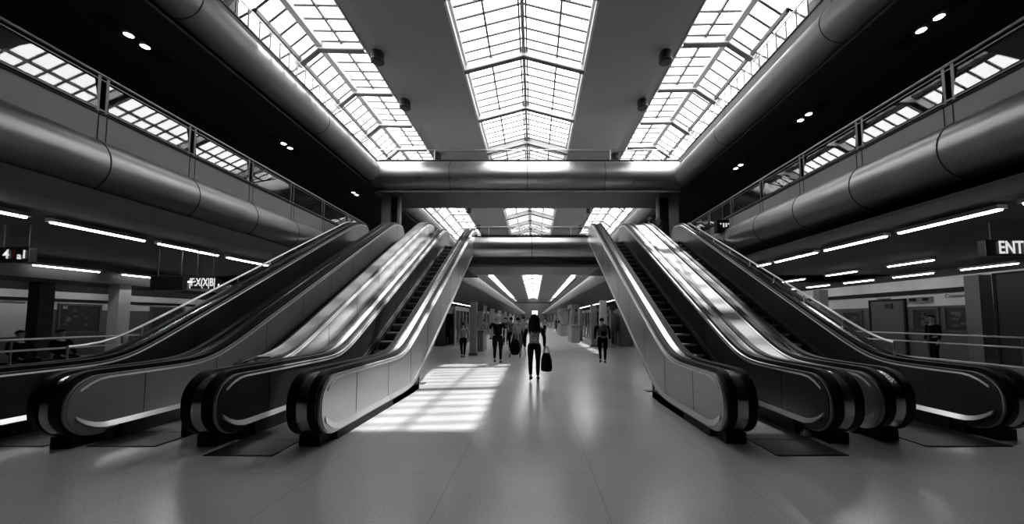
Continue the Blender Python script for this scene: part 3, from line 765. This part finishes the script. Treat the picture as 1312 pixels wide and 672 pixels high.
# pixel helper: point at depth Y for pixel (px,py)
def at(px, py, Y): return ((px-684)/F*Y, Y, 1.6+(409-py)/F*Y)
p = at(1312, 317, 7.0); s_ = sign('ENTRY sign with white capital letters hanging under the right balcony', p[0], 7.0, p[2], 1.36, .33, '', .3)
text(s_, 'ENTRY', .36, (p[0]-.43, 6.984, p[2]-.005), 'white_txt', sx=.74, align='LEFT')
p = at(258, 362, 9.5); s_ = sign('small lit sign with garbled white letters left of the outer escalators', p[0], 9.5, p[2], .62, .34, '|F:X(X|B|', .30)
p = at(212, 363, 9.6); sign('unlit black sign beside the small lit sign on the left', p[0], 9.6, p[2], .9, .40, '', .2)
p = at(8, 326, 7.2); s_ = sign('black sign with white symbols and one red bar at the left edge', p[0], 7.2, p[2], .75, .32, '', .2)
text(s_, '4', .26, (p[0]-.08, 7.184, p[2]), 'white_txt'); text(s_, 'I', .26, (p[0]+.08, 7.184, p[2]+.02), 'red_txt'); text(s_, 'a', .2, (p[0]+.19, 7.184, p[2]-.03), 'white_txt'); text(s_, 'I', .24, (p[0]+.29, 7.184, p[2]), 'white_txt')

# monitor hanging by the right balcony
p = at(932, 288, 12.2); root = thing('hanging_monitor', 'small black hanging monitor in front of the right balcony tube', 'monitor', (p[0], p[1], p[2]))
X, Y, z = p
m_ = MB(); m_.box(X-.26, X+.26, Y, Y+.22, z-.22, z+.22, 'black'); m_.box(X+.26, X+.34, Y+.02, Y+.2, z-.18, z+.1, 'black'); m_.build('casing', root, bevel=.015)
m_ = MB(); m_.box(X-.19, X+.19, Y-.006, Y, z-.15, z+.16, 'sign')
for a in (-.14, -.04, .05, .13): m_.box(X+a-.025, X+a+.025, Y-.010, Y-.005, z-.09+abs(a), z+.09, 'white_txt')
m_.build('screen', root)
m_ = MB(); m_.tube([(X, Y+.11, z+.2), (X, Y+.11, z+.75), (6.55, Y+.11, z+.75)], .015, 'rail_dk'); m_.build('bracket', root)

# potted plant at the top landing between the right escalators
p = at(839, 300, 16.6); root = thing('potted_plant', 'dark leafy potted shrub on the landing above the right escalators', 'plant', (p[0], 16.6, ZF2))
m_ = MB(); m_.lathe([(0, 0), (.22, 0), (.28, .45), (.25, .45), (.22, .40), (0, .40)], (p[0], 16.6, ZF2), 'pot', 18); m_.build('pot', root)
m_ = MB(); m_.tube([(p[0], 16.6, ZF2+.35), (p[0]+.02, 16.6, ZF2+1.25)], .03, 'leaf'); m_.build('stem', root)
m_ = MB(); rnd = random.Random(3)
for k in range(420):
    a = rnd.uniform(0, 2*pi); b = rnd.uniform(-1, 1); r = .42*rnd.random()**.4; cc = Vector((p[0] + r*math.cos(a)*math.sqrt(1-b*b), 16.6 + r*math.sin(a)*math.sqrt(1-b*b), ZF2 + 1.28 + r*b*1.15))
    d1 = Vector((rnd.uniform(-1,1), rnd.uniform(-1,1), rnd.uniform(-.5,1))).normalized()*.07; d2 = d1.cross(Vector((rnd.uniform(-1,1), rnd.uniform(-1,1), 1))).normalized()*.025
    m_.poly([cc-d1, cc+d2, cc+d1, cc-d2], [(0,1,2,3)], 'leaf')
m_.build('foliage', root, smooth=0)

# ------------------------------------------------------------------ side halls
# right wall with doors and posters
XW = 16.0
wr = thing('wall_side_right', '', '', (XW, 8, 0), kind='structure')
m_ = MB(); m_.box(XW, XW+.3, 8.0, 30, 2.12, 3.55, 'wall_lt'); m_.box(XW, XW+.3, 8, 30, 0, 2.12, 'wall_md'); m_.build('panelling', wr)
m_ = MB(); m_.box(XW-.05, XW, 12.5, 30, 2.62, 2.80, 'black'); m_.box(XW-.05, XW, 8, 30, 3.25, 3.55, 'soffit'); m_.build('band', wr)
def wall_door(nm, X, y0, y1, h, m='wall_md', side=-1):
    root = thing(nm, '', '', (X, y0, 0), kind='structure')
    a, b = sorted((X, X+side*.06)); m_ = MB(); m_.box(a, b, y0, y1, 0, h, m); m_.build('leaf', root)
    a, b = sorted((X, X+side*.09)); m_ = MB(); m_.box(a, b, y0-.08, y0, 0, h+.08, 'black'); m_.box(a, b, y1, y1+.08, 0, h+.08, 'black'); m_.box(a, b, y0-.08, y1+.08, h, h+.08, 'black'); m_.build('door_frame', root)
    m_ = MB(); m_.box(a-.02, b, (y0+y1)/2-.3, (y0+y1)/2+.05, h-.32, h-.12, 'sign'); m_.build('door_plate', root)
wall_door('door_2', XW, 15.3, 16.8, 2.40); wall_door('door_3', XW, 9.4, 12.2, 3.1, 'dark')
def poster(lab, X, y0, y1, z0, z1, side=-1, hdr=True):
    root = thing('poster_case', lab, 'poster case', (X, y0, z0))
    a, b = sorted((X, X+side*.07)); m_ = MB(); w = .07
    for q in ((y0, y1, z1-w, z1), (y0, y1, z0, z0+w), (y0, y0+w, z0, z1), (y1-w, y1, z0, z1)): m_.box(a, b, *q, 'rail_dk')
    m_.build('frame', root)
    a, b = sorted((X, X+side*.04)); m_ = MB(); m_.box(a, b, y0+w, y1-w, z0+w, z1-w, 'sign')
    rnd = random.Random(int(y0*10)); a2, b2 = sorted((X+side*.04, X+side*.045))
    for k in range(6):
        yq = rnd.uniform(y0+.12, y1-.4); zq = rnd.uniform(z0+.15, z1-.3); m_.box(a2, b2, yq, yq+rnd.uniform(.1, .25), zq, zq+rnd.uniform(.05, .2), 'wall_md')
    m_.build('sheet', root)
poster('small framed poster case left of the dark double door on the right wall', XW, 17.3, 18.4, 1.15, 2.0)
poster('framed poster case with pale frame right of the dark double door', XW, 14.0, 15.0, 1.1, 2.05)
poster('wide framed poster case nearest the column on the right wall', XW, 12.95, 13.85, 1.1, 2.1)
m_ = MB(); m_.box(XW-.10, XW-.0, 14.2, 15.1, 2.3, 2.5, 'infill'); m_.box(XW-.12, XW-.10, 14.3, 14.5, 2.34, 2.46, 'black'); m_.box(XW-.12, XW-.10, 14.75, 15.0, 2.34, 2.46, 'black')
tag(m_.build('wall_sign', origin=(XW, 14.2, 2.3)), 'small pale rectangular sign on the right wall above the poster cases', 'sign')
tw = thing('wall_lettering', 'row of small round letters high on the right wall beside the column', 'lettering', (XW-.02, 13.4, 2.48))
text(tw, 'Cooooce', .20, (XW-.02, 13.4, 2.48), 'wall_md', rotz=-pi/2, name='letters')
tw = thing('wall_lettering', 'short line of small lettering above the dark door on the right wall', 'lettering', (XW-.07, 16.4, 2.55))
text(tw, '(ceiiiiinee)', .16, (XW-.02, 16.2, 2.52), 'wall_md', rotz=-pi/2, name='letters')
# left wall
XL_ = -20.0
wl = thing('wall_side_left', '', '', (XL_, 8, 0), kind='structure')
m_ = MB()
for (y0, y1, z0, z1, mm) in ((8, 26, 0, .95, 'wall_md'), (8, 26, .95, 2.0, 'wall_md'), (8, 26, 2.0, 2.75, 'wall_lt'), (8, 26, 2.75, 3.55, 'dark')): m_.box(XL_-.3, XL_, y0, y1, z0, z1, mm)
m_.build('panelling', wl)
m_ = MB(); m_.box(XL_, XL_+.06, 8, 26, 2.32, 2.45, 'black')
m_.build('band', wl)
for i, (y0, y1) in enumerate(((12.6, 13.9), (14.9, 16.4), (18.5, 20.3))):
    poster(['pale notice board', 'dark wide information board', 'far information board'][i] + ' on the left wall behind the railing', XL_, y0, y1, 1.0 if i else .8, 2.25, side=1)
m_ = MB(); m_.box(XL_, XL_+.08, 11.0, 14.4, .9, 2.2, 'wall_lt'); m_.box(XL_, XL_+.1, 12.4, 12.5, .9, 2.2, 'black'); tag(m_.build('wall_panel', origin=(XL_, 11, .9)), 'large pale wall panel at the left edge of the view', 'panel')
tw = thing('board_lettering', 'tiny white lettering at the top of the dark information board', 'lettering', (XL_+.1, 15.5, 2.1))
text(tw, 'SK', .16, (XL_+.08, 15.1, 2.08), 'wall_lt', rotz=pi/2, name='letters')

# side railings
def side_rail(lab, X, y0, y1):
    root = thing('barrier_rail', lab, 'railing', (X, y0, 0))
    for z in (1.12, .86, .35):
        m_ = MB(); m_.tube([(X, y0, z), (X, y1, z)], .025, 'rail'); m_.build('rail', root)
    y = y0
    while y <= y1: m_ = MB(); m_.tube([(X, y, 0), (X, y, 1.12)], .022, 'rail_dk'); m_.build('post', root); y += 2.2
side_rail('three-bar barrier rail in the left side hall', -12.0, 6.0, 17)
side_rail('three-bar barrier rail in the right side hall in front of the posters', 12.6, 7.0, 18)
# ------------------------------------------------------------------ people
def skin_mesh(name, parent, chains, m, sub=2, branch=True):
    """chains: list of lists of (co, rx, ry) ; shared points are merged; first point is the root"""
    verts = []; rad = []; edges = []; idx = {}
    def vid(c, r):
        k = tuple(round(q, 4) for q in c)
        if k not in idx: idx[k] = len(verts); verts.append(c); rad.append(r)
        return idx[k]
    for ch in chains:
        prev = None
        for c_, r in ch:
            v = vid(c_, r if isinstance(r, tuple) else (r, r))
            if prev is not None and prev != v: edges.append((prev, v))
            prev = v
    me = bpy.data.meshes.new(name); me.from_pydata(verts, edges, []); me.materials.append(M[m])
    o = bpy.data.objects.new(name, me); COL.objects.link(o); o.parent = parent
    bm = bmesh.new(); bm.from_mesh(me); lay = bm.verts.layers.skin.verify(); bm.verts.ensure_lookup_table()
    for i, v in enumerate(bm.verts):
        v[lay].radius = rad[i]; v[lay].use_root = (i == 0)
    bm.to_mesh(me); bm.free()
    s_ = o.modifiers.new('skin', 'SKIN'); s_.use_smooth_shade = True
    u = o.modifiers.new('sub', 'SUBSURF'); u.levels = sub; u.render_levels = sub
    return o

def ell(mb, c, r, m, n=14, k=9, squash=None):
    P = []; Fc = []
    for j in range(k+1):
        ph = -pi/2 + pi*j/k
        for i in range(n):
            t = 2*pi*i/n; x, y, z = math.cos(t)*math.cos(ph)*r[0], math.sin(t)*math.cos(ph)*r[1], math.sin(ph)*r[2]
            if squash: x, y, z = squash(x, y, z)
            P.append((c[0]+x, c[1]+y, c[2]+z))
    for j in range(k):
        for i in range(n): Fc.append((j*n+i, j*n+(i+1) % n, (j+1)*n+(i+1) % n, (j+1)*n+i))
    mb.poly(P, Fc, m)

def person(lab, loc, rz, H=1.7, top='cloth_dk', trousers='cloth_dk', hair='hair', hairstyle='short', stride=.0, elbows=0.0, sleeves='long', build=1.0, hunch=0.0, raise_r=None, face=True, arm_m=None, hands_at=None, sit=False):
    """local frame: the person faces +y; scaled to height H"""
    root = thing('person', lab, 'person', loc); root.rotation_euler = (0, 0, rz); root.scale = (H/1.75,)*3
    b = build; hp = .92 if not sit else .50
    def P(x, y, z): return (x, y + hunch*max(0, z-1.0), z - hunch*.18*max(0, z-1.0))
    dz = hp - .92
    # joints
    pel = P(0, 0, .94+dz); waist = P(0, 0, 1.08+dz); chest = P(0, .01, 1.27+dz); neck0 = P(0, 0, 1.43+dz); neck1 = P(0, .01, 1.50+dz); head0 = P(0, .02, 1.56+dz); head1 = P(0, .025, 1.66+dz); crown = P(0, .015, 1.715+dz)
    legs = []
    for sx in (-1, 1):
        f = stride*sx
        if sit:
            hip = (sx*.095, 0, .50); knee = (sx*.11, .42, .50); ank = (sx*.11, .40, .09)
        else:
            hip = (sx*.095*b, 0, .88); knee = (sx*.10, f*.55+.02, .49); ank = (sx*.095, f - (.04 if f < 0 else 0), .085 + (.05 if f < 0 else 0))
        toe = (ank[0]+sx*.02, ank[1]+.15, .03 if not (f < 0 and not sit) else .03)
        legs.append((hip, knee, ank, toe))
    arms = []
    for sx in (-1, 1):
        sh = P(sx*.185*b, 0, 1.40+dz)
        if sit:
            el = (sx*.24, .08, 1.13+dz); wr = (sx*.16, .30, .98+dz)
        elif hands_at:
            el = P(sx*(.27+elbows)*b, -.10, 1.13); wr = hands_at(sx)
        else:
            sw = -stride*sx*.55
            el = P(sx*(.235+elbows), -.02+sw*.4, 1.12); wr = P(sx*(.25+elbows*.6), .05+sw, .88)
        arms.append((sh, el, wr))
    # body: one continuous surface
    ch = [[(pel, (.13*b, .10)), (waist, (.115*b, .09)), (chest, (.14*b, .10)), (neck0, (.075, .07)), (neck1, (.052, .055)), (head0, (.066, .078)), (head1, (.078, .094)), (crown, (.05, .06))]]
    for (hip, knee, ank, toe) in legs:
        ch.append([(pel, .1), (hip, (.085*b, .09)), (((hip[0]+knee[0])/2, (hip[1]+knee[1])/2, (hip[2]+knee[2])/2), .072), (knee, .052), (((knee[0]+ank[0])/2, (knee[1]+ank[1])/2-.015, (knee[2]+ank[2])/2+.05), .050), (ank, .034), (toe, (.036, .024))])
    for sx, (sh, el, wr) in zip((-1, 1), arms):
        hd = Vector(wr) - Vector(el); hd.normalize(); w = Vector(wr)
        ch.append([(chest, .1), (sh, .052), (el, .036), (wr, .026), (tuple(w + hd*.06), (.036, .018))])
        palm = w + hd*.06; sd = Vector((0, 1, 0)); pn = Vector((sx, 0, 0))
        for q, (off, ln) in enumerate(((.030, .07), (.010, .08), (-.010, .075), (-.028, .06))):
            base = palm + sd*off + hd*.02; mid = base + hd*ln*.5; tip = base + hd*ln*.85 - pn*ln*.3
            ch.append([(tuple(palm), .02), (tuple(base), .010), (tuple(mid), .0085), (tuple(tip), .007)])
        tb = w + hd*.03 + sd*.03; ch.append([(tuple(palm), .02), (tuple(tb), .012), (tuple(tb + hd*.035 + sd*.022), .009)])
    skin_mesh('body', root, ch, 'skin', 2)
    # face: nose, ears, eyes
    m_ = MB(); hy = head1
    ell(m_, (hy[0], hy[1]+.098, hy[2]-.035), (.014, .02, .026), 'skin', 8, 6)
    for sx in (-1, 1): ell(m_, (sx*.082, hy[1]-.005, hy[2]-.03), (.012, .022, .032), 'skin', 8, 6); ell(m_, (sx*.032, hy[1]+.085, hy[2]-.01), (.012, .008, .008), 'hair', 8, 6)
    ell(m_, (hy[0], hy[1]+.085, hy[2]-.08), (.024, .010, .007), 'hair', 8, 6)
    m_v = m_.build('face', root, origin=(0,0,0)); m_v.location = (0,0,0)
    # clothing
    tc = [[(pel, (.150*b, .12)), (waist, (.135*b, .108)), (chest, (.162*b, .12)), (neck0, (.085, .085))]]
    for sx, (sh, el, wr) in zip((-1, 1), arms):
        e = Vector(el); w = Vector(wr); s0 = Vector(sh)
        if sleeves == 'long': tc.append([(chest, .12), (sh, .072), (el, .052), (tuple(e.lerp(w, .92)), .040)])
        elif sleeves == 'short': tc.append([(chest, .12), (sh, .072), (tuple(s0.lerp(e, .75)), .060)])
        else: tc.append([(chest, .12), (tuple(Vector(sh)*.98), .060)])
    o = skin_mesh('top', root, tc, top, 2)
    if arm_m:
        for sh, el, wr in arms: skin_mesh('sleeve', root, [[(tuple(Vector(sh)*.99), (.062, .062)), (el, .050), (tuple(Vector(el).lerp(Vector(wr), .95)), .038)]], arm_m, 2)
    tr = [[(tuple(Vector(waist)-Vector((0,0,.04))), (.132*b, .107)), (pel, (.150*b, .118))]]
    for (hip, knee, ank, toe) in legs:
        tr.append([(pel, .11), (hip, (.100*b, .105)), (((hip[0]+knee[0])/2, (hip[1]+knee[1])/2, (hip[2]+knee[2])/2), .086*b), (knee, .064), (((knee[0]+ank[0])/2, (knee[1]+ank[1])/2-.012, (knee[2]+ank[2])/2+.04), .060), (ank[:2] + (ank[2]+.03,), .046)])
    skin_mesh('trousers', root, tr, trousers, 2)
    for (hip, knee, ank, toe) in legs:
        m_ = MB(); zb = ank[2]-.085
        ell(m_, (ank[0]+.005, ank[1]+.06, zb+.05), (.048, .135, .05), 'shoe', 12, 8, lambda x, y, z: (x*(1-.15*y/.135), y, max(z, -.046) if z < 0 else z*(1.1-.6*max(0, y/.135))))
        o = m_.build('shoe', root, origin=(0,0,0)); o.location = (0,0,0)
    # hair
    m_ = MB(); c_ = (head1[0], head1[1]-.008, head1[2]+.005)
    if hairstyle != 'bald':
        ell(m_, c_, (.090, .104, .088), hair, 16, 10, lambda x, y, z: (x, y if (y < .02 or z > .02) else .02 + (y-.02)*.2, z))
    if hairstyle == 'long':
        for k in range(-5, 6):
            a = k/5; xx = a*.115
            m_.tube([(a*.06, c_[1]-.04, c_[2]+.05), (xx*.85, c_[1]-.085+abs(a)*.04, c_[2]-.06), (xx, c_[1]-.11+abs(a)*.04, c_[2]-.22), (xx*1.15+.01*(k % 2), c_[1]-.115+abs(a)*.03, c_[2]-.36-.03*(k % 3))], [.03, .042, .045, .018], hair, 8)
    o = m_.build('hair', root, origin=(0,0,0)); o.location = (0,0,0)
    return root, arms

def handbag(lab, loc, H=.42, w=.30, rz=0):
    root = thing('handbag', lab, 'bag', loc); root.rotation_euler = (0, 0, rz+.9)
    m_ = MB(); P = []; Fc = []; n = 16
    prof = [(0, .72), (.05, .95), (.2, 1.0), (.6, .98), (.85, .8), (1.0, .55)]
    for t, s_ in prof:
        for k in range(n):
            a = 2*pi*k/n; cx = abs(math.cos(a))**.6*(1 if math.cos(a) > 0 else -1); sy = abs(math.sin(a))**.6*(1 if math.sin(a) > 0 else -1)
            P.append((cx*.09*s_*(1.2-.5*t), sy*w/2*s_, -H + t*H*.78))
    for j in range(len(prof)-1):
        for k in range(n): Fc.append((j*n+k, j*n+(k+1) % n, (j+1)*n+(k+1) % n, (j+1)*n+k))
    Fc += [tuple(range(n))[::-1], tuple(range((len(prof)-1)*n, len(prof)*n))]
    m_.poly(P, Fc, 'cloth_dk'); o = m_.build('bag_body', root, origin=(0,0,0)); o.location = (0,0,0)
    for sx in (-.03, .03):
        m_ = MB(); m_.tube([(sx, .08*math.cos(pi*i/8), -H*.24 + H*.30*math.sin(pi*i/8)) for i in range(9)], .008, 'shoe', 6)
        o = m_.build('strap', root, origin=(0,0,0)); o.location = (0,0,0)
    return root

def gp(px, Y): return ((px-684)/F*Y, Y, 0)
r1, a1 = person('woman with long dark hair and patterned top walking away down the centre', gp(684.5, 9.3), 0, 1.73, 'pattern', 'cloth_dk', 'hair', 'long', stride=.13, elbows=.03, sleeves='none', build=1.0, arm_m='cloth_dk')
W1 = Vector(a1[1][2])*(1.73/1.75) + Vector(gp(684.5, 9.3))
W1.x += .02
handbag('dark handbag carried in the right hand of the woman in the centre', (W1.x+.03, W1.y, W1.z-.02), .60, .30)
person('man in dark shirt walking away with both hands at his waist', gp(638, 12.9), 0, 1.78, 'cloth_dk', 'cloth_dk', 'hair_gr', 'short', stride=.05, sleeves='short', build=1.2, elbows=-.03,
       hands_at=lambda sx: (sx*.26, .0, 1.02))
person('short person in pale jacket and dark trousers by the left column', gp(594, 14.7), .5, 1.47, 'cloth_gr', 'cloth_dk', 'hair', 'short', stride=.1, build=1.05)
rp, ap = person('hunched person in dark clothes walking away on the right of the corridor', gp(771.5, 12.9), -.1, 1.68, 'cloth_dk', 'cloth_dk', 'hair', 'short', stride=.08, build=1.25, hunch=.28, elbows=.03)
# backpack worn by that person
bp = thing('backpack', 'dark backpack worn by the hunched person on the right', 'backpack', gp(771.5, 12.9)[:2] + (1.05,))
m_ = MB(); X, Y = gp(771.5, 12.9)[:2]
ell(m_, (X, Y-.17, 1.17), (.17, .11, .26), 'pack', 14, 10, lambda x, y, z: (x, y - .0, z)); m_.build('pack_body', bp)
m_ = MB(); ell(m_, (X, Y-.255, 1.08), (.11, .04, .10), 'cloth_dk', 12, 8); m_.build('front_pocket', bp)
for sx in (-.1, .1):
    m_ = MB(); m_.tube([(X+sx, Y-.10, 1.35), (X+sx*1.3, Y+.02, 1.44), (X+sx*1.2, Y+.16, 1.32)], .014, 'shoe', 6); m_.build('strap', bp)

# wheeled bag pulled behind the group
cx, cy, _ = gp(660, 14.8)
ts_ = thing('wheeled_bag', 'dark two-wheeled shopping trolley bag between the man and the woman', 'trolley bag', (cx, cy, 0))
m_ = MB(); ell(m_, (cx, cy, .44), (.21, .15, .33), 'cloth_dk', 18, 12, lambda x, y, z: (math.copysign(.21*(abs(x)/.21)**.55, x)*(1.0-.3*max(0, z)/.33), math.copysign(.15*(abs(y)/.15)**.6, y), math.copysign(.33*(abs(z)/.33)**.7, z))); m_.build('bag_body', ts_)
for sx in (-.21, .21):
    m_ = MB(); t_ = [(cx+sx+.02*s, cy, .09) for s in (-1, 1)]; m_.tube(t_, .09, 'shoe', 16); m_.build('wheel', ts_)
    m_ = MB(); m_.tube([(cx+sx, cy, .09), (cx+sx*.8, cy+.12, .7), (cx+sx*.5, cy+.2, 1.0)], .014, 'rail', 6); m_.build('frame_bar', ts_)
m_ = MB(); m_.tube([(cx-.11, cy+.2, 1.0), (cx+.11, cy+.2, 1.0)], .016, 'rail_dk', 6); m_.build('handle', ts_)
person('person in light shirt just ahead of the trolley bag', gp(664, 15.6), 0, 1.68, 'cloth_lt', 'cloth_gr', 'hair', 'short', stride=.08, sleeves='short')
crowd = [(655, 18, 'cloth_gr', 'cloth_dk', 1.7, 'distant walker in grey behind the man in dark shirt'), (671, 20, 'cloth_lt', 'cloth_dk', 1.75, 'distant walker in pale top left of the central woman'),
         (648, 22, 'cloth_dk', 'cloth_dk', 1.72, 'distant walker in black near the left shop fronts'), (662, 26, 'cloth_lt', 'cloth_gr', 1.7, 'far walker in pale clothes in the crowd left of centre'),
         (669, 31, 'cloth_dk', 'cloth_gr', 1.75, 'far walker in black top and grey trousers left of centre'), (698, 36, 'cloth_gr', 'cloth_dk', 1.7, 'far walker in grey top right of the central woman'),
         (714, 40, 'cloth_dk', 'cloth_dk', 1.75, 'farthest walker in black near the right shop fronts'), (621, 21.5, 'cloth_gr', 'cloth_gr', 1.6, 'person in grey standing beside the left kiosk'),
         (677, 44, 'cloth_lt', 'cloth_dk', 1.7, 'tiny far walker in pale top straight down the corridor')]
for px, Y, t_, tr_, H, lab in crowd:
    person(lab, gp(px, Y), random.uniform(-.5, .5), H, t_, tr_, 'hair', 'short', stride=random.uniform(-.12, .12))
# dim figures in the side halls
person('dark silhouetted person standing at the right side barrier', gp(1193, 12.0)[:2] + (0,), 1.4, 1.74, 'cloth_dk', 'cloth_dk', 'hair', 'short')
person('dark silhouetted person standing in the left side hall near the small lit sign', (-14.2, 14.4, 0), -1.2, 1.85, 'cloth_dk', 'cloth_dk', 'hair', 'short')
bn = thing('bench', 'dark bench behind the left barrier rail', 'bench', (-14.0, 10.1, 0))
m_ = MB(); m_.box(-14.3, -13.7, 9.3, 11.1, .40, .46, 'black'); m_.build('seat', bn)
for y in (9.5, 10.9): m_ = MB(); m_.box(-14.2, -13.8, y-.03, y+.03, 0, .40, 'rail_dk'); m_.build('leg', bn)
person('seated dark silhouette on the bench, nearer the left picture edge', (-14.05, 9.75, -.03), -pi/2, 1.75, 'cloth_dk', 'cloth_dk', 'hair', 'short', sit=True)
person('seated dark silhouette on the bench, nearer the escalators', (-14.05, 10.6, -.03), -pi/2, 1.75, 'cloth_dk', 'cloth_dk', 'hair', 'short', sit=True)

# small floor fittings beside the escalators
for X, Y, lab in ((-3.95, 5.2, 'small metal emergency stop fitting beside the inner left newel'), (3.72, 4.95, 'small metal emergency stop fitting beside the inner right newel')):
    m_ = MB(); m_.box(X-.05, X+.05, Y-.04, Y+.04, .012, .05, 'rail'); m_.lathe([(0, .09), (.03, .09), (.035, .05)], (X, Y, 0), 'rail', 12)
    tag(m_.build('stop_fitting', origin=(X, Y, 0)), lab, 'fitting')

# ------------------------------------------------------------------ light
w = bpy.data.worlds.new('world'); sc.world = w; w.use_nodes = True
bg = w.node_tree.nodes['Background']; bg.inputs[0].default_value = (1, 1, 1, 1); bg.inputs[1].default_value = 7.0
sun = bpy.data.lights.new('sun', 'SUN'); sun.energy = 9; sun.angle = math.radians(1.0)
so = bpy.data.objects.new('sun', sun); COL.objects.link(so)
dirv = Vector((-.232, -.478, -1)).normalized()      # travelling direction of the light
so.rotation_euler = dirv.to_track_quat('-Z', 'Y').to_euler()
sc.view_settings.view_transform = 'Standard'; sc.view_settings.look = 'None'; sc.view_settings.gamma = 1
sc.view_settings.use_curve_mapping = False; sc.view_settings.exposure = 0.3
sc.cycles.max_bounces = 8; sc.cycles.diffuse_bounces = 4; sc.cycles.glossy_bounces = 4; sc.cycles.transparent_max_bounces = 16
sc.cycles.sample_clamp_indirect = 4
sc.cycles.use_denoising = True
